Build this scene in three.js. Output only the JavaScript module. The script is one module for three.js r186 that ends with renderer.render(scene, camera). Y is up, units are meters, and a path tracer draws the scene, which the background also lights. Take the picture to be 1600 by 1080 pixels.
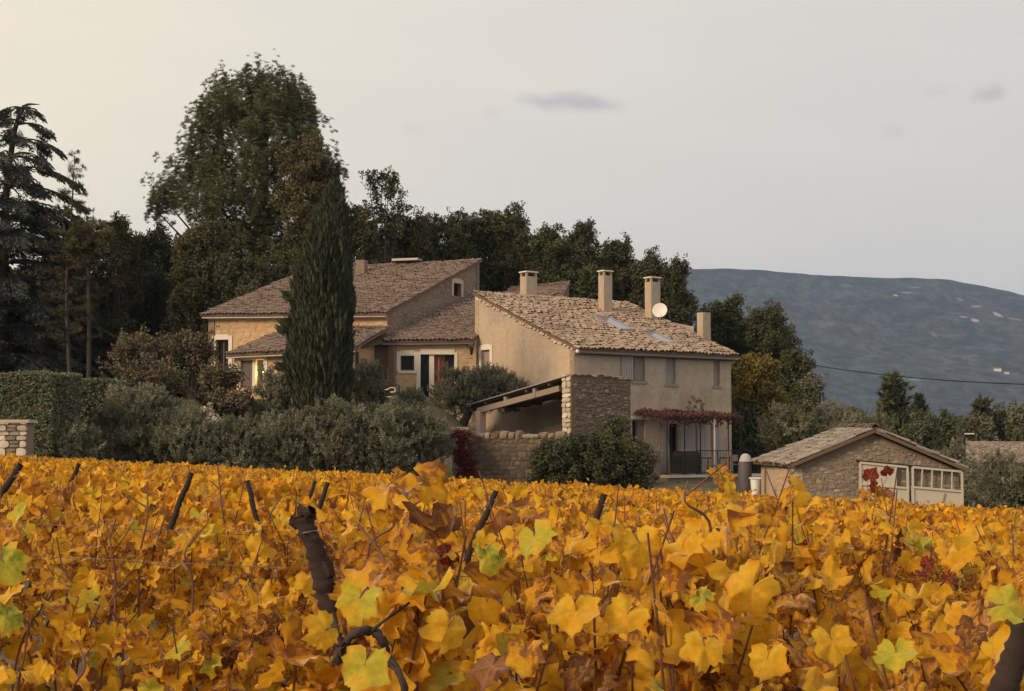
import * as THREE from 'three';
import { mergeGeometries } from 'three/addons/utils/BufferGeometryUtils.js';

// ---------------------------------------------------------------- camera, sky, sun, exposure
const V3 = THREE.Vector3, EYE = 1.7, FOC = 2400, PITCH = Math.atan(160 / FOC);
const scene = new THREE.Scene();
const camera = new THREE.PerspectiveCamera(2 * Math.atan(540 / FOC) * 180 / Math.PI, 1600 / 1080, 0.05, 12000);
camera.position.set(0, EYE, 0);
camera.rotation.set(PITCH, 0, 0);
scene.add(camera);
const renderer = new THREE.WebGLRenderer({ antialias: true });
renderer.toneMapping = THREE.LinearToneMapping;
renderer.toneMappingExposure = 1.34;
renderer.shadowMap.enabled = true;
renderer.shadowMap.type = THREE.PCFSoftShadowMap;
const sun = new THREE.DirectionalLight(new THREE.Color().setRGB(1, 0.73, 0.45), 2.3);   // last glow, low on the left
sun.position.set(-130, 86, 42); sun.target.position.set(0, 0, -60);
sun.castShadow = true; sun.shadow.radius = 34; sun.shadow.mapSize.set(2048, 2048);
Object.assign(sun.shadow.camera, { left: -80, right: 80, top: 60, bottom: -60, near: 1, far: 420 });
scene.add(sun, sun.target);

// seeded random numbers and value noise
function rngOf(seed) { let a = seed >>> 0; return () => { a = (a + 0x6D2B79F5) | 0; let t = Math.imul(a ^ (a >>> 15), 1 | a); t = (t + Math.imul(t ^ (t >>> 7), 61 | t)) ^ t; return ((t ^ (t >>> 14)) >>> 0) / 4294967296; }; }
let R = rngOf(11);
const rr = (a, b) => a + (b - a) * R();
const gauss = () => (R() + R() + R() + R() - 2) * 0.87;
const pick = a => a[Math.floor(R() * a.length) % a.length];
const sm = (a, b, x) => { const t = Math.min(1, Math.max(0, (x - a) / (b - a))); return t * t * (3 - 2 * t); };
const mix = (a, b, t) => a + (b - a) * t;
function hash2(x, y, s) { let h = Math.imul(x, 374761393) ^ Math.imul(y, 668265263) ^ Math.imul(s, 2147483647 - 918273); h = Math.imul(h ^ (h >>> 13), 1274126177); h ^= h >>> 16; return (h >>> 0) / 4294967296; }
function vn(x, y, s = 0, per = 0) {
  let xi = Math.floor(x), yi = Math.floor(y); const fx = x - xi, fy = y - yi, ux = fx * fx * (3 - 2 * fx), uy = fy * fy * (3 - 2 * fy);
  const w = n => per ? ((n % per) + per) % per : n;
  const a = hash2(w(xi), w(yi), s), b = hash2(w(xi + 1), w(yi), s), c = hash2(w(xi), w(yi + 1), s), d = hash2(w(xi + 1), w(yi + 1), s);
  return mix(mix(a, b, ux), mix(c, d, ux), uy);
}
function fbm(x, y, oct = 4, s = 0, per = 0) { let v = 0, a = 0.5, f = 1, n = 0; for (let i = 0; i < oct; i++) { v += a * vn(x * f, y * f, s + i * 7, per ? per * f : 0); n += a; a *= 0.5; f *= 2; } return v / n; }
const interp = (tab, x) => { if (x <= tab[0][0]) return tab[0][1]; for (let i = 1; i < tab.length; i++) if (x <= tab[i][0]) { const [a, b] = tab[i - 1], [c, d] = tab[i]; return b + (d - b) * (x - a) / (c - a); } return tab[tab.length - 1][1]; };

// a point at a given depth (metres in front of the lens) in the direction of a place in the view, and back
function rayOf(px, py) { const a = (px - 800) / FOC, b = (540 - py) / FOC, c = Math.cos(PITCH), s = Math.sin(PITCH); return new V3(a, b * c + s, -(c - b * s)); }
function P(px, py, d) { const r = rayOf(px, py); return r.multiplyScalar(d / -r.z).add(new V3(0, EYE, 0)); }
function proj(p) { const c = Math.cos(PITCH), s = Math.sin(PITCH), y = p.y - EYE, dz = -p.z; const zc = dz * c + y * s, yc = y * c - dz * s; return [800 + FOC * p.x / zc, 540 - FOC * yc / zc]; }
function hit(px, py, o, n) { const r = rayOf(px, py), e = new V3(0, EYE, 0); const t = o.clone().sub(e).dot(n) / r.dot(n); return r.multiplyScalar(t).add(e); }
function alongTo(o, dir, px) { let a = 0, b = 40; const f = L => proj(o.clone().addScaledVector(dir, L))[0] - px; const s = Math.sign(f(0)); for (let i = 0; i < 60; i++) { const m = (a + b) / 2; if (Math.sign(f(m)) === s) a = m; else b = m; } return (a + b) / 2; }

// the sky: thin high overcast after sunset, warm low on the left, grey to the right and overhead
{
  const W = 2048, H = 1024, data = new Float32Array(W * H * 4);
  const glow = new V3(-0.78, 0.10, -0.62).normalize();
  const clouds = [[888, 160, 66, 18, 0.95, 3], [945, 166, 42, 9, 0.6, 4], [825, 156, 36, 10, 0.55, 5], [770, 178, 20, 4, 0.4, 6], [1540, 148, 30, 15, 0.75, 7], [1465, 144, 24, 8, 0.35, 8], [1400, 206, 24, 7, 0.35, 9], [650, 203, 22, 6, 0.25, 10]]
    .map(([px, py, w, h, k, s]) => { const d = rayOf(px, py).normalize(); return { az: Math.atan2(d.x, -d.z), el: Math.asin(d.y), w: w / FOC, h: h / FOC, k, s }; });
  for (let j = 0; j < H; j++) for (let i = 0; i < W; i++) {
    const th = ((j + 0.5) / H - 0.5) * Math.PI, ph = ((i + 0.5) / W - 0.5) * 2 * Math.PI;
    const x = Math.cos(ph) * Math.cos(th), y = Math.sin(th), z = Math.sin(ph) * Math.cos(th);
    const az = Math.atan2(x, -z), el = th;
    const g = Math.max(0, x * glow.x + y * glow.y + z * glow.z), w1 = Math.pow(g, 2.2), w2 = Math.pow(g, 7);
    const up = sm(0, 1.2, Math.max(0, el));
    let r = mix(0.542, 0.55, up), gg = mix(0.522, 0.52, up), b = mix(0.492, 0.48, up);
    r += 0.21 * w1 + 0.19 * w2; gg += 0.17 * w1 + 0.11 * w2; b += 0.10 * w1 - 0.12 * w2;
    const n = (fbm(az * 5 + 20, el * 16 + 9, 4, 5) - 0.5) * 0.07 + (fbm(az * 9 + 3, el * 46 + az * 6, 4, 9) - 0.5) * 0.05;
    r *= 1 + n; gg *= 1 + n; b *= 1 + n * 0.7;
    for (const c of clouds) {
      let da = az - c.az, de = el - c.el; if (Math.abs(da) > c.w * 2 || Math.abs(de) > c.h * 2.5) continue;
      const q = Math.pow(da / c.w, 2) + Math.pow(de / (de < 0 ? c.h * 0.7 : c.h), 2), nn = fbm(az * 90 + c.s * 9, el * 190, 4, c.s);
      const k = c.k * sm(1.15, 0.1, q + (nn - 0.5) * 1.5);
      r = mix(r, 0.385, k * 0.8); gg = mix(gg, 0.37, k * 0.8); b = mix(b, 0.385, k * 0.8);
    }
    if (el < -0.02) { const k = sm(-0.02, -0.12, el); r = mix(r, 0.12, k); gg = mix(gg, 0.11, k); b = mix(b, 0.09, k); }
    const o = (j * W + i) * 4; data[o] = r; data[o + 1] = gg; data[o + 2] = b; data[o + 3] = 1;
  }
  const t = new THREE.DataTexture(data, W, H, THREE.RGBAFormat, THREE.FloatType);
  t.mapping = THREE.EquirectangularReflectionMapping; t.magFilter = t.minFilter = THREE.LinearFilter; t.needsUpdate = true;
  scene.background = t; scene.environment = t;
}
scene.fog = new THREE.FogExp2(new THREE.Color().setRGB(0.40, 0.585, 1.0), 0.000098);

// ---------------------------------------------------------------- helpers
const taken = new Map(), baseOf = new WeakMap();
function numbered(n) { const k = taken.get(n) || 0; taken.set(n, k + 1); return k ? `${n}_${String(k).padStart(3, '0')}` : n; }
function thing(name, label, category, pos = new V3(), group) {
  const o = new THREE.Group(); o.name = numbered(name); o.position.copy(pos); o.userData = { label, category };
  if (group) o.userData.group = group; baseOf.set(o, pos.clone()); scene.add(o); return o;
}
function part(parent, name, geo, m, extra) {            // geo in world metres
  const b = baseOf.get(parent) || new V3(); geo.translate(-b.x, -b.y, -b.z);
  const o = new THREE.Mesh(geo, m); o.name = name; o.castShadow = o.receiveShadow = true; if (extra) Object.assign(o.userData, extra);
  parent.add(o); baseOf.set(o, b); return o;
}
function put(parent, name, geo, m, mtx) {               // shared geometry under a world matrix
  const b = baseOf.get(parent) || new V3(), o = new THREE.Mesh(geo, m); o.name = name; o.castShadow = o.receiveShadow = true;
  mtx.decompose(o.position, o.quaternion, o.scale); o.position.sub(b); parent.add(o); baseOf.set(o, b); return o;
}
function solo(name, geo, m, label, category, group, kind) {   // a thing of one mesh, or a piece of the setting
  geo.computeBoundingBox(); const bb = geo.boundingBox, c = new V3((bb.min.x + bb.max.x) / 2, bb.min.y, (bb.min.z + bb.max.z) / 2);
  if (kind === 'structure') c.set(0, 0, 0);
  geo.translate(-c.x, -c.y, -c.z); const o = new THREE.Mesh(geo, m); o.position.copy(c); o.name = numbered(name); o.castShadow = o.receiveShadow = true;
  o.userData = {}; if (label) o.userData.label = label; if (category) o.userData.category = category; if (group) o.userData.group = group; if (kind) o.userData.kind = kind;
  scene.add(o); return o;
}
function instances(parent, name, geo, m, list, kind) {  // list of {p,q,s,c}; p in world metres
  const b = baseOf.get(parent) || new V3(), o = new THREE.InstancedMesh(geo, m, list.length), M = new THREE.Matrix4(), p = new V3(), s = new V3(), c = new THREE.Color();
  list.forEach((e, i) => { p.copy(e.p).sub(b); if (e.s.isVector3) s.copy(e.s); else s.setScalar(e.s); M.compose(p, e.q, s); o.setMatrixAt(i, M); if (e.c) o.setColorAt(i, c.setRGB(e.c[0], e.c[1], e.c[2])); });
  o.name = name; o.castShadow = o.receiveShadow = true; if (kind) o.userData.kind = kind; parent.add(o); return o;
}
const mat = (rgb, roughness = 0.9, more = {}) => new THREE.MeshStandardMaterial({ color: new THREE.Color().setRGB(...rgb), roughness, side: THREE.DoubleSide, ...more });
const phys = (rgb, roughness, more = {}) => new THREE.MeshPhysicalMaterial({ color: new THREE.Color().setRGB(...rgb), roughness, side: THREE.DoubleSide, ...more });
const toS = v => { v = Math.min(1, Math.max(0, v)); return v <= 0.0031308 ? v * 12.92 : 1.055 * Math.pow(v, 1 / 2.4) - 0.055; };
function tex(W, H, fn, metres, srgb = true) {            // fn(u,v)->[r,g,b] linear, repeats every `metres`
  const d = new Uint8Array(W * H * 4);
  for (let j = 0; j < H; j++) for (let i = 0; i < W; i++) { const c = fn((i + 0.5) / W, (j + 0.5) / H), o = (j * W + i) * 4; for (let k = 0; k < 3; k++) d[o + k] = 255 * (srgb ? toS(c[k]) : Math.min(1, Math.max(0, c[k]))); d[o + 3] = 255; }
  const t = new THREE.DataTexture(d, W, H, THREE.RGBAFormat); t.wrapS = t.wrapT = THREE.RepeatWrapping; t.magFilter = THREE.LinearFilter; t.minFilter = THREE.LinearMipmapLinearFilter; t.generateMipmaps = true;
  if (srgb) t.colorSpace = THREE.SRGBColorSpace; if (metres) t.repeat.set(1 / metres[0], 1 / metres[1]); t.needsUpdate = true; return t;
}
const boxG = (w, h, d) => new THREE.BoxGeometry(w, h, d);
function boxAt(p, w, h, d, rotY = 0) { const g = boxG(w, h, d); if (rotY) g.rotateY(rotY); g.translate(p.x, p.y, p.z); return g; }
const basis = (x, y, z, o) => new THREE.Matrix4().makeBasis(x, y, z).setPosition(o);
function bar(a, b, w, t, side = new V3(0, 0, 1)) {      // a beam from a to b, w across, t along `side`
  const y = b.clone().sub(a), L = y.length(); y.normalize(); const x = y.clone().cross(side).normalize(), z = x.clone().cross(y).normalize();
  return boxG(w, L, t).applyMatrix4(basis(x, y, z, a.clone().add(b).multiplyScalar(0.5)));
}
function taper(pts, r0, r1, seg = 6, steps = 0, wob = 0) {   // a tapering tube through points
  const c = new THREE.CatmullRomCurve3(pts), n = steps || Math.max(2, (pts.length - 1) * 3), pos = [], idx = [], uv = [], len = c.getLength();
  let ref = new V3(0.31, 0.2, 0.93);
  for (let i = 0; i <= n; i++) {
    const t = i / n, p = c.getPoint(t), d = c.getTangent(t).normalize(); const x = ref.clone().cross(d).normalize(), y = d.clone().cross(x); ref = y.clone().cross(new V3()).lengthSq() ? y : ref;
    const r = mix(r0, r1, t);
    for (let k = 0; k <= seg; k++) { const a = k / seg * Math.PI * 2, q = r * (1 + (wob ? wob * (hash2(i, k % seg, 77) - 0.5) * 2 : 0)); pos.push(p.x + (x.x * Math.cos(a) + y.x * Math.sin(a)) * q, p.y + (x.y * Math.cos(a) + y.y * Math.sin(a)) * q, p.z + (x.z * Math.cos(a) + y.z * Math.sin(a)) * q); uv.push(k / seg, t * len); }
  }
  for (let i = 0; i < n; i++) for (let k = 0; k < seg; k++) { const a = i * (seg + 1) + k, b = a + seg + 1; idx.push(a, b, a + 1, b, b + 1, a + 1); }
  const g = new THREE.BufferGeometry(); g.setAttribute('position', new THREE.Float32BufferAttribute(pos, 3)); g.setAttribute('uv', new THREE.Float32BufferAttribute(uv, 2)); g.setIndex(idx); g.computeVertexNormals(); return g;
}
const plain = g => { const q = g.index ? g.toNonIndexed() : g; for (const k of Object.keys(q.attributes)) if (!['position', 'normal', 'uv'].includes(k)) q.deleteAttribute(k); if (!q.attributes.normal) q.computeVertexNormals(); if (!q.attributes.uv) q.setAttribute('uv', new THREE.Float32BufferAttribute(new Float32Array(q.attributes.position.count * 2), 2)); return q; };
const join = list => mergeGeometries(list.map(plain));
const up = new V3(0, 1, 0);
const bil = (c, s, t) => { const a = c[0].clone().lerp(c[1], s), b = c[3].clone().lerp(c[2], s); return a.lerp(b, t); };   // corners FL, FR, BR, BL
// ---------------------------------------------------------------- ground and hill
function groundY(x, z) {
  const d = -z, xc = Math.max(-40, Math.min(32, x));
  const field = -0.052 * xc - 0.017 * Math.max(-20, Math.min(54, d));
  const left = sm(1.5, -4.5, x), court = mix(0.25, -1.9, sm(8.5, 12.5, x)), hillside = mix(court, 3.9, left);
  let y = mix(field, hillside, sm(53.5, 69, d));
  y = mix(y, x < 0 ? 5 : mix(4, -4, sm(0, 25, x)), sm(84, 120, d));
  y = mix(y, -12, sm(160, 700, d)) + (d > 60 ? (fbm(x * 0.05, z * 0.05, 3, 3) - 0.5) * 0.8 * sm(90, 160, d) : 0);
  return y;
}
{
  const axis = (n, f) => Array.from({ length: n + 1 }, (_, i) => f(i / n));
  const X = axis(150, t => { const u = t * 2 - 1; return 36 * u + 5200 * Math.sign(u) * Math.pow(Math.abs(u), 7); });
  const D = axis(190, t => -30 + 170 * t + 5600 * Math.pow(t, 9));
  const pos = [], uv = [], idx = [], w = X.length;
  D.forEach(d => X.forEach(x => { pos.push(x, groundY(x, -d), -d); uv.push(x, d); }));
  for (let j = 0; j < D.length - 1; j++) for (let i = 0; i < w - 1; i++) { const a = j * w + i; idx.push(a, a + 1, a + w, a + 1, a + w + 1, a + w); }
  const g = new THREE.BufferGeometry(); g.setAttribute('position', new THREE.Float32BufferAttribute(pos, 3)); g.setAttribute('uv', new THREE.Float32BufferAttribute(uv, 2)); g.setIndex(idx); g.computeVertexNormals();
  const t = tex(512, 512, (u, v) => { const n = fbm(u * 8, v * 8, 5, 2, 8), m = fbm(u * 40, v * 40, 3, 8, 40), k = sm(0.45, 0.6, n); return [mix(0.12, 0.06, k) * (0.6 + 0.8 * m), mix(0.085, 0.065, k) * (0.6 + 0.8 * m), mix(0.05, 0.025, k) * (0.6 + 0.8 * m)]; }, [5, 5]);
  solo('ground', g, mat([1, 1, 1], 1, { map: t }), null, null, null, 'structure');
}
const hillTop = x => interp([[-3000, 480], [-1000, 495], [0, 524], [480, 512], [1200, 478], [1420, 436], [1800, 300], [2600, 170], [3600, 60]], x) - 0;
function hillY(x, d) {
  const t = (d - 2300) / 1900, top = hillTop(x) + 14 * (fbm(x * 0.006, 3, 3, 4) - 0.5);
  const prof = t < 1 ? Math.pow(sm(0, 1, t * 0.5) * 2, 1.0) * 0.35 + 0.65 * Math.pow(Math.max(0, t), 1.25) : 1 - (t - 1) * 0.6;
  const n = (fbm(x * 0.0022 + 5, d * 0.0022, 5, 12) - 0.5) * 110 * Math.max(0, Math.min(1, t * 2)) * Math.max(0, 1 - t) + (fbm(x * 0.02, d * 0.02, 3, 15) - 0.5) * 6;
  return -14 + top * prof + n;
}
{
  const pos = [], uv = [], idx = [], nx = 420, nd = 240;
  for (let j = 0; j <= nd; j++) for (let i = 0; i <= nx; i++) { const x = -1800 + 5000 * i / nx, d = 2300 + 2500 * j / nd; pos.push(x, hillY(x, d), -d); uv.push(x / 5000 + 0.36, (d - 2300) / 2500); }
  for (let j = 0; j < nd; j++) for (let i = 0; i < nx; i++) { const a = j * (nx + 1) + i; idx.push(a, a + 1, a + nx + 1, a + 1, a + nx + 2, a + nx + 1); }
  const g = new THREE.BufferGeometry(); g.setAttribute('position', new THREE.Float32BufferAttribute(pos, 3)); g.setAttribute('uv', new THREE.Float32BufferAttribute(uv, 2)); g.setIndex(idx); g.computeVertexNormals();
  // bare rock scars and tracks on the wooded slope, each at its own place on the hill
  const onHill = (px, py) => { const r = rayOf(px, py); for (let d = 2320; d < 4300; d += 6) { const k = d / -r.z, y = EYE + r.y * k; if (hillY(r.x * k, d) >= y) return [r.x * k, d]; } return null; };
  const scars = [[1400, 462, 10, 3, .8], [1416, 458, 26, 2.5, .5], [1430, 450, 24, 1.6, .35], [1500, 469, 14, 4, .3], [1526, 480, 24, 3, .45], [1506, 496, 16, 3, .55], [1524, 501, 16, 4, .8], [1560, 493, 16, 4, .8], [1585, 499, 24, 2, .4], [1460, 524, 10, 4, .25], [1430, 594, 30, 3, .3]]
    .map(([px, py, w, h, k]) => { const a = onHill(px, py), b = onHill(px, py + h), c = onHill(px + w, py); return a && b && c ? { x: a[0], d: a[1], w: Math.abs(c[0] - a[0]) * 0.38, h: Math.max(7, Math.abs(b[1] - a[1]) * .6), k } : null; }).filter(Boolean);
  const W = 2048, H = 1024;
  const t = tex(W, H, (u, v) => {
    const x = (u - 0.36) * 5000, d = 2300 + v * 2500, n = fbm(x * 0.009, d * 0.009, 4, 20), f = hash2(Math.floor(u * W), Math.floor(v * H), 5), m = fbm(x * 0.06, d * 0.03, 3, 22), f2 = fbm(x * 0.003, d * 0.003, 3, 23);
    let k = 0.65 + .9 * (n - .5) + 1.7 * (f - 0.5) + 2.4 * (m - 0.5); k = Math.max(.12, k); let c = [0.040 * k, 0.049 * k, 0.036 * k];
    const o = sm(0.4, 0.7, f2) * 0.35; c = [mix(c[0], 0.07 * k, o), mix(c[1], 0.07 * k, o), mix(c[2], 0.05 * k, o)];
    for (const s of scars) { const q = Math.pow((x - s.x) / s.w, 2) + Math.pow((d - s.d) / s.h, 2); if (q < 3) { const z = s.k * sm(1.2, 0.5, q + (m - 0.5) * 1.4); c = [mix(c[0], 0.4, z), mix(c[1], 0.37, z), mix(c[2], 0.33, z)]; } }
    return c;
  });
  solo('hill', g, mat([1, 1, 1], 1, { map: t }), null, null, null, 'structure');
  // two pale farm buildings low on the hill
  const wallM = mat([0.75, 0.72, 0.66], 0.9), roofM = mat([0.3, 0.18, 0.12], 0.9);
  [[1559, 577, 10, 'larger pale farmhouse alone on the wooded hillside'], [1573, 582, 7, 'smaller pale outbuilding beside the farmhouse on the hillside']].forEach(([px, py, w, label]) => {
    const h = onHill(px, py + 3); if (!h) return; const s = w / FOC * h[1], b = new V3(h[0], hillY(h[0], h[1]) - 2, -h[1]), o = thing('hillside_house', label, 'house', b, 'pale buildings on the hill');
    part(o, 'wall', boxAt(b.clone().add(new V3(0, s * 0.25, 0)), s, s * 0.5, s * 0.6), wallM);
    const sh = new THREE.Shape([[-s * 0.35, 0], [s * 0.35, 0], [0, s * 0.16]].map(q => new THREE.Vector2(...q)));
    part(o, 'roof', new THREE.ExtrudeGeometry(sh, { depth: s * 1.04, bevelEnabled: false }).rotateY(Math.PI / 2).translate(b.x - s * 0.52, b.y + s * 0.505, b.z), roofM);
  });
}
// ---------------------------------------------------------------- building materials
const stucco = (rgb, seed, tint = [0.8, 0.72, 0.6]) => mat([1, 1, 1], 0.95, {
  map: tex(512, 512, (u, v) => { const n = fbm(u * 5, v * 5, 5, seed, 5), f = fbm(u * 60, v * 60, 2, seed + 3, 60), st = fbm(u * 16, v * 4, 4, seed + 5, 4), k = 0.66 + 0.52 * n + 0.22 * (f - 0.5), s = sm(0.52, 0.72, st) * 0.3 + sm(0.5, 0.66, n) * 0.45; return rgb.map((c, i) => c * k * mix(1, tint[i], s)); }, [5, 5]),
  bumpMap: tex(256, 256, (u, v) => { const f = fbm(u * 30, v * 30, 4, seed + 9, 30); return [f, f, f]; }, [2, 2], false), bumpScale: 0.012 });
const MB = {
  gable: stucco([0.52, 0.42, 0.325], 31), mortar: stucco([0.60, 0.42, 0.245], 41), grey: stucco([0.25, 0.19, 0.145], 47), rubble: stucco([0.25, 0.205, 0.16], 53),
  white: mat([0.72, 0.66, 0.55], 0.8), paint: mat([0.5, 0.46, 0.37], 0.7), zinc: mat([0.36, 0.33, 0.31], 0.45, { metalness: 0.5 }), iron: mat([0.02, 0.02, 0.02], 0.5, { metalness: 0.4 }),
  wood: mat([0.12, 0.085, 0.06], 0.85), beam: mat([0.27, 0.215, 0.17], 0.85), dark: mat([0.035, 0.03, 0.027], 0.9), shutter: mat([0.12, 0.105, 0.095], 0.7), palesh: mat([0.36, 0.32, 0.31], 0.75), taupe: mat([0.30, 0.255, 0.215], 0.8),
  glass: phys([0.012, 0.010, 0.009], 0.22, { specularIntensity: 0.35 }), curtain: mat([0.42, 0.085, 0.035], 0.9), cream: mat([0.55, 0.44, 0.3], 0.9), pane: phys([1, 1, 1], 0.03, { transmission: 1, thickness: 0, ior: 1.45 }),
};
const stoneTex = tex(256, 256, (u, v) => { const n = fbm(u * 6, v * 6, 5, 61, 6), f = fbm(u * 40, v * 40, 2, 63, 40), k = 0.7 + 0.45 * n + 0.3 * (f - 0.5); return [k, k, k]; }, null);
const tones = list => list.map(c => mat(c, 0.95, { map: stoneTex }));
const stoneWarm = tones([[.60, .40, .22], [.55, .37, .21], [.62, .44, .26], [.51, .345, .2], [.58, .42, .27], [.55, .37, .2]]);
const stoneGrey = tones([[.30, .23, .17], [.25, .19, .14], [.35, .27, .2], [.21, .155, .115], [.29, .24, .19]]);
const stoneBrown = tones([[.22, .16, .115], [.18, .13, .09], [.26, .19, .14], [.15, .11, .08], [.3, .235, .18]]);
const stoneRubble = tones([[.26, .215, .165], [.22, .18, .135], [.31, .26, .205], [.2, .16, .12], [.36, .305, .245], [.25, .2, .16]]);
const stonePale = tones([[.62, .53, .41], [.55, .46, .35], [.68, .6, .48], [.5, .42, .32]]);
// stones: boxes with their corners knocked off unevenly
const stoneShapes = Array.from({ length: 12 }, (_, k) => {
  const g = boxG(1, 1, 1.0).clone(); const b = new THREE.BoxGeometry(1, 1, 1, 2, 2, 1), p = b.attributes.position;
  for (let i = 0; i < p.count; i++) {
    let x = p.getX(i), y = p.getY(i), z = p.getZ(i); const h = s => hash2(Math.round(x * 2) + 9 * k, Math.round(y * 2) * 5 + Math.round(z * 2), s) - 0.5;
    const hx = h(1), hy = h(2), hz = h(3), corner = Math.abs(x) > .4 && Math.abs(y) > .4;
    if (corner) { x *= 0.84; y *= 0.8; if (z > 0) z *= 0.75; } else if (z > 0 && (Math.abs(x) > .4 || Math.abs(y) > .4)) z *= 0.85;
    p.setXYZ(i, x + hx * 0.12, y + hy * 0.14, z + (z > 0 ? hz * 0.3 : 0));
  }
  b.computeVertexNormals(); return b;
});
// lay rough courses over a wall face; up to `most` stones are parts, the rest one joined part
function stones(wall, o, ex, n, w, h, inside, mats, opt = {}) {
  const { course = [0.12, 0.2], len = [0.18, 0.42], joint = 0.02, depth = 0.12, proud = 0.03, most = 300, skip = 0 } = opt, list = [];
  for (let y = 0; y < h;) {
    const c = rr(...course);
    for (let x = -rr(0, len[0]); x < w;) { const l = rr(...len), u = x + l / 2, v = y + c / 2; if (u - l / 2 > -0.02 && u + l / 2 < w + 0.02 && inside(u, v, l, c) && R() >= skip) list.push([u, v, l - joint, c - joint]); x += l; }
    y += c;
  }
  const mk = ([u, v, l, c]) => { const p = o.clone().addScaledVector(ex, u).addScaledVector(up, v + rr(-.045, .045)).addScaledVector(n, proud - depth / 2 + rr(-.008, .012)); const x = ex.clone().multiplyScalar(l), y = up.clone().multiplyScalar(c * rr(.72, 1.3)), z = n.clone().multiplyScalar(depth); return basis(x, y, z, p).multiply(new THREE.Matrix4().makeRotationZ(rr(-.07, .07))); };
  list.sort((a, b) => b[2] * b[3] - a[2] * a[3]);
  const rest = [];
  list.forEach((s, i) => { const g = pick(stoneShapes), m = mk(s); if (i < most) put(wall, 'stone', g, pick(mats), m); else rest.push(plain(g.clone().applyMatrix4(m))); });
  if (rest.length) part(wall, 'small_stones', mergeGeometries(rest), mats[0], { kind: 'stuff' });
}
// a wall with real openings: P0 bottom left seen from outside, dir to the right; poly and holes in metres
function wallPanel(parent, P0, dir, poly, holes, m, thick = 0.35, name = 'wall') {
  const sh = new THREE.Shape(poly.map(q => new THREE.Vector2(...q)));
  for (const [u0, u1, v0, v1] of holes) { const p = new THREE.Path(); p.moveTo(u0, v0); p.lineTo(u0, v1); p.lineTo(u1, v1); p.lineTo(u1, v0); p.closePath(); sh.holes.push(p); }
  const g = new THREE.ExtrudeGeometry(sh, { depth: thick, bevelEnabled: false }); g.translate(0, 0, -thick);
  g.applyMatrix4(basis(dir, up, dir.clone().cross(up), P0)); return part(parent, name, g, m);
}
// opening given by places in the view, as metres on a wall
function openingOn(P0, dir, n, [x0, y0, x1, y1]) { const ym = (y0 + y1) / 2, xm = (x0 + x1) / 2; const f = q => q.sub(P0).dot(dir); return [f(hit(x0, ym, P0, n)), f(hit(x1, ym, P0, n)), hit(xm, y1, P0, n).y - P0.y, hit(xm, y0, P0, n).y - P0.y]; }
const onWall = (P0, dir, n, u, v, k = 0) => P0.clone().addScaledVector(dir, u).addScaledVector(up, v).addScaledVector(n, k);
function slab(P0, dir, n, u0, u1, v0, v1, k0, k1) { return boxG(u1 - u0, v1 - v0, k1 - k0).applyMatrix4(basis(dir, up, n, onWall(P0, dir, n, (u0 + u1) / 2, (v0 + v1) / 2, (k0 + k1) / 2))); }
function windowIn(parent, P0, dir, n, [u0, u1, v0, v1], o = {}) {
  const { back = 0.2, frame = MB.wood, fw = 0.06, glass = MB.glass, mull = true, sill = null, surround = null, name = 'window' } = o;
  const g = [slab(P0, dir, n, u0, u0 + fw, v0, v1, -back - .03, -back + .03), slab(P0, dir, n, u1 - fw, u1, v0, v1, -back - .03, -back + .03), slab(P0, dir, n, u0 + fw, u1 - fw, v1 - fw, v1, -back - .03, -back + .03), slab(P0, dir, n, u0 + fw, u1 - fw, v0, v0 + fw, -back - .03, -back + .03)];
  if (mull) g.push(slab(P0, dir, n, (u0 + u1) / 2 - .03, (u0 + u1) / 2 + .03, v0 + fw, v1 - fw, -back - .025, -back + .028));
  const w = part(parent, name, join(g), frame);
  part(w, 'pane', slab(P0, dir, n, u0 + fw, u1 - fw, v0 + fw, v1 - fw, -back - .012, -back - .004), glass);
  if (sill) part(w, 'sill', slab(P0, dir, n, u0 - .12, u1 + .12, v0 - .14, v0 - .003, -.15, .06), sill);
  if (surround) { const s = 0.2; part(w, 'surround', join([slab(P0, dir, n, u0 - s, u0 - .003, v0 - .02, v1 + s, -.1, .045), slab(P0, dir, n, u1 + .003, u1 + s, v0 - .02, v1 + s, -.1, .045), slab(P0, dir, n, u0 - .003, u1 + .003, v1 + .003, v1 + s * 1.3, -.1, .047)]), surround); }
  return w;
}
function shutter(parent, P0, dir, n, u0, u1, v0, v1, k, m, slats = true) {
  const s = part(parent, 'shutter', slab(P0, dir, n, u0, u1, v0, v1, k, k + .035), m);
  if (slats) { const nb = Math.max(2, Math.round((u1 - u0) / .14)); for (let i = 0; i < nb; i++) part(s, 'plank', slab(P0, dir, n, mix(u0, u1, i / nb) + .008, mix(u0, u1, (i + 1) / nb) - .008, v0 + .02, v1 - .02, k + .037, k + .05), m); }
  return s;
}
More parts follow.
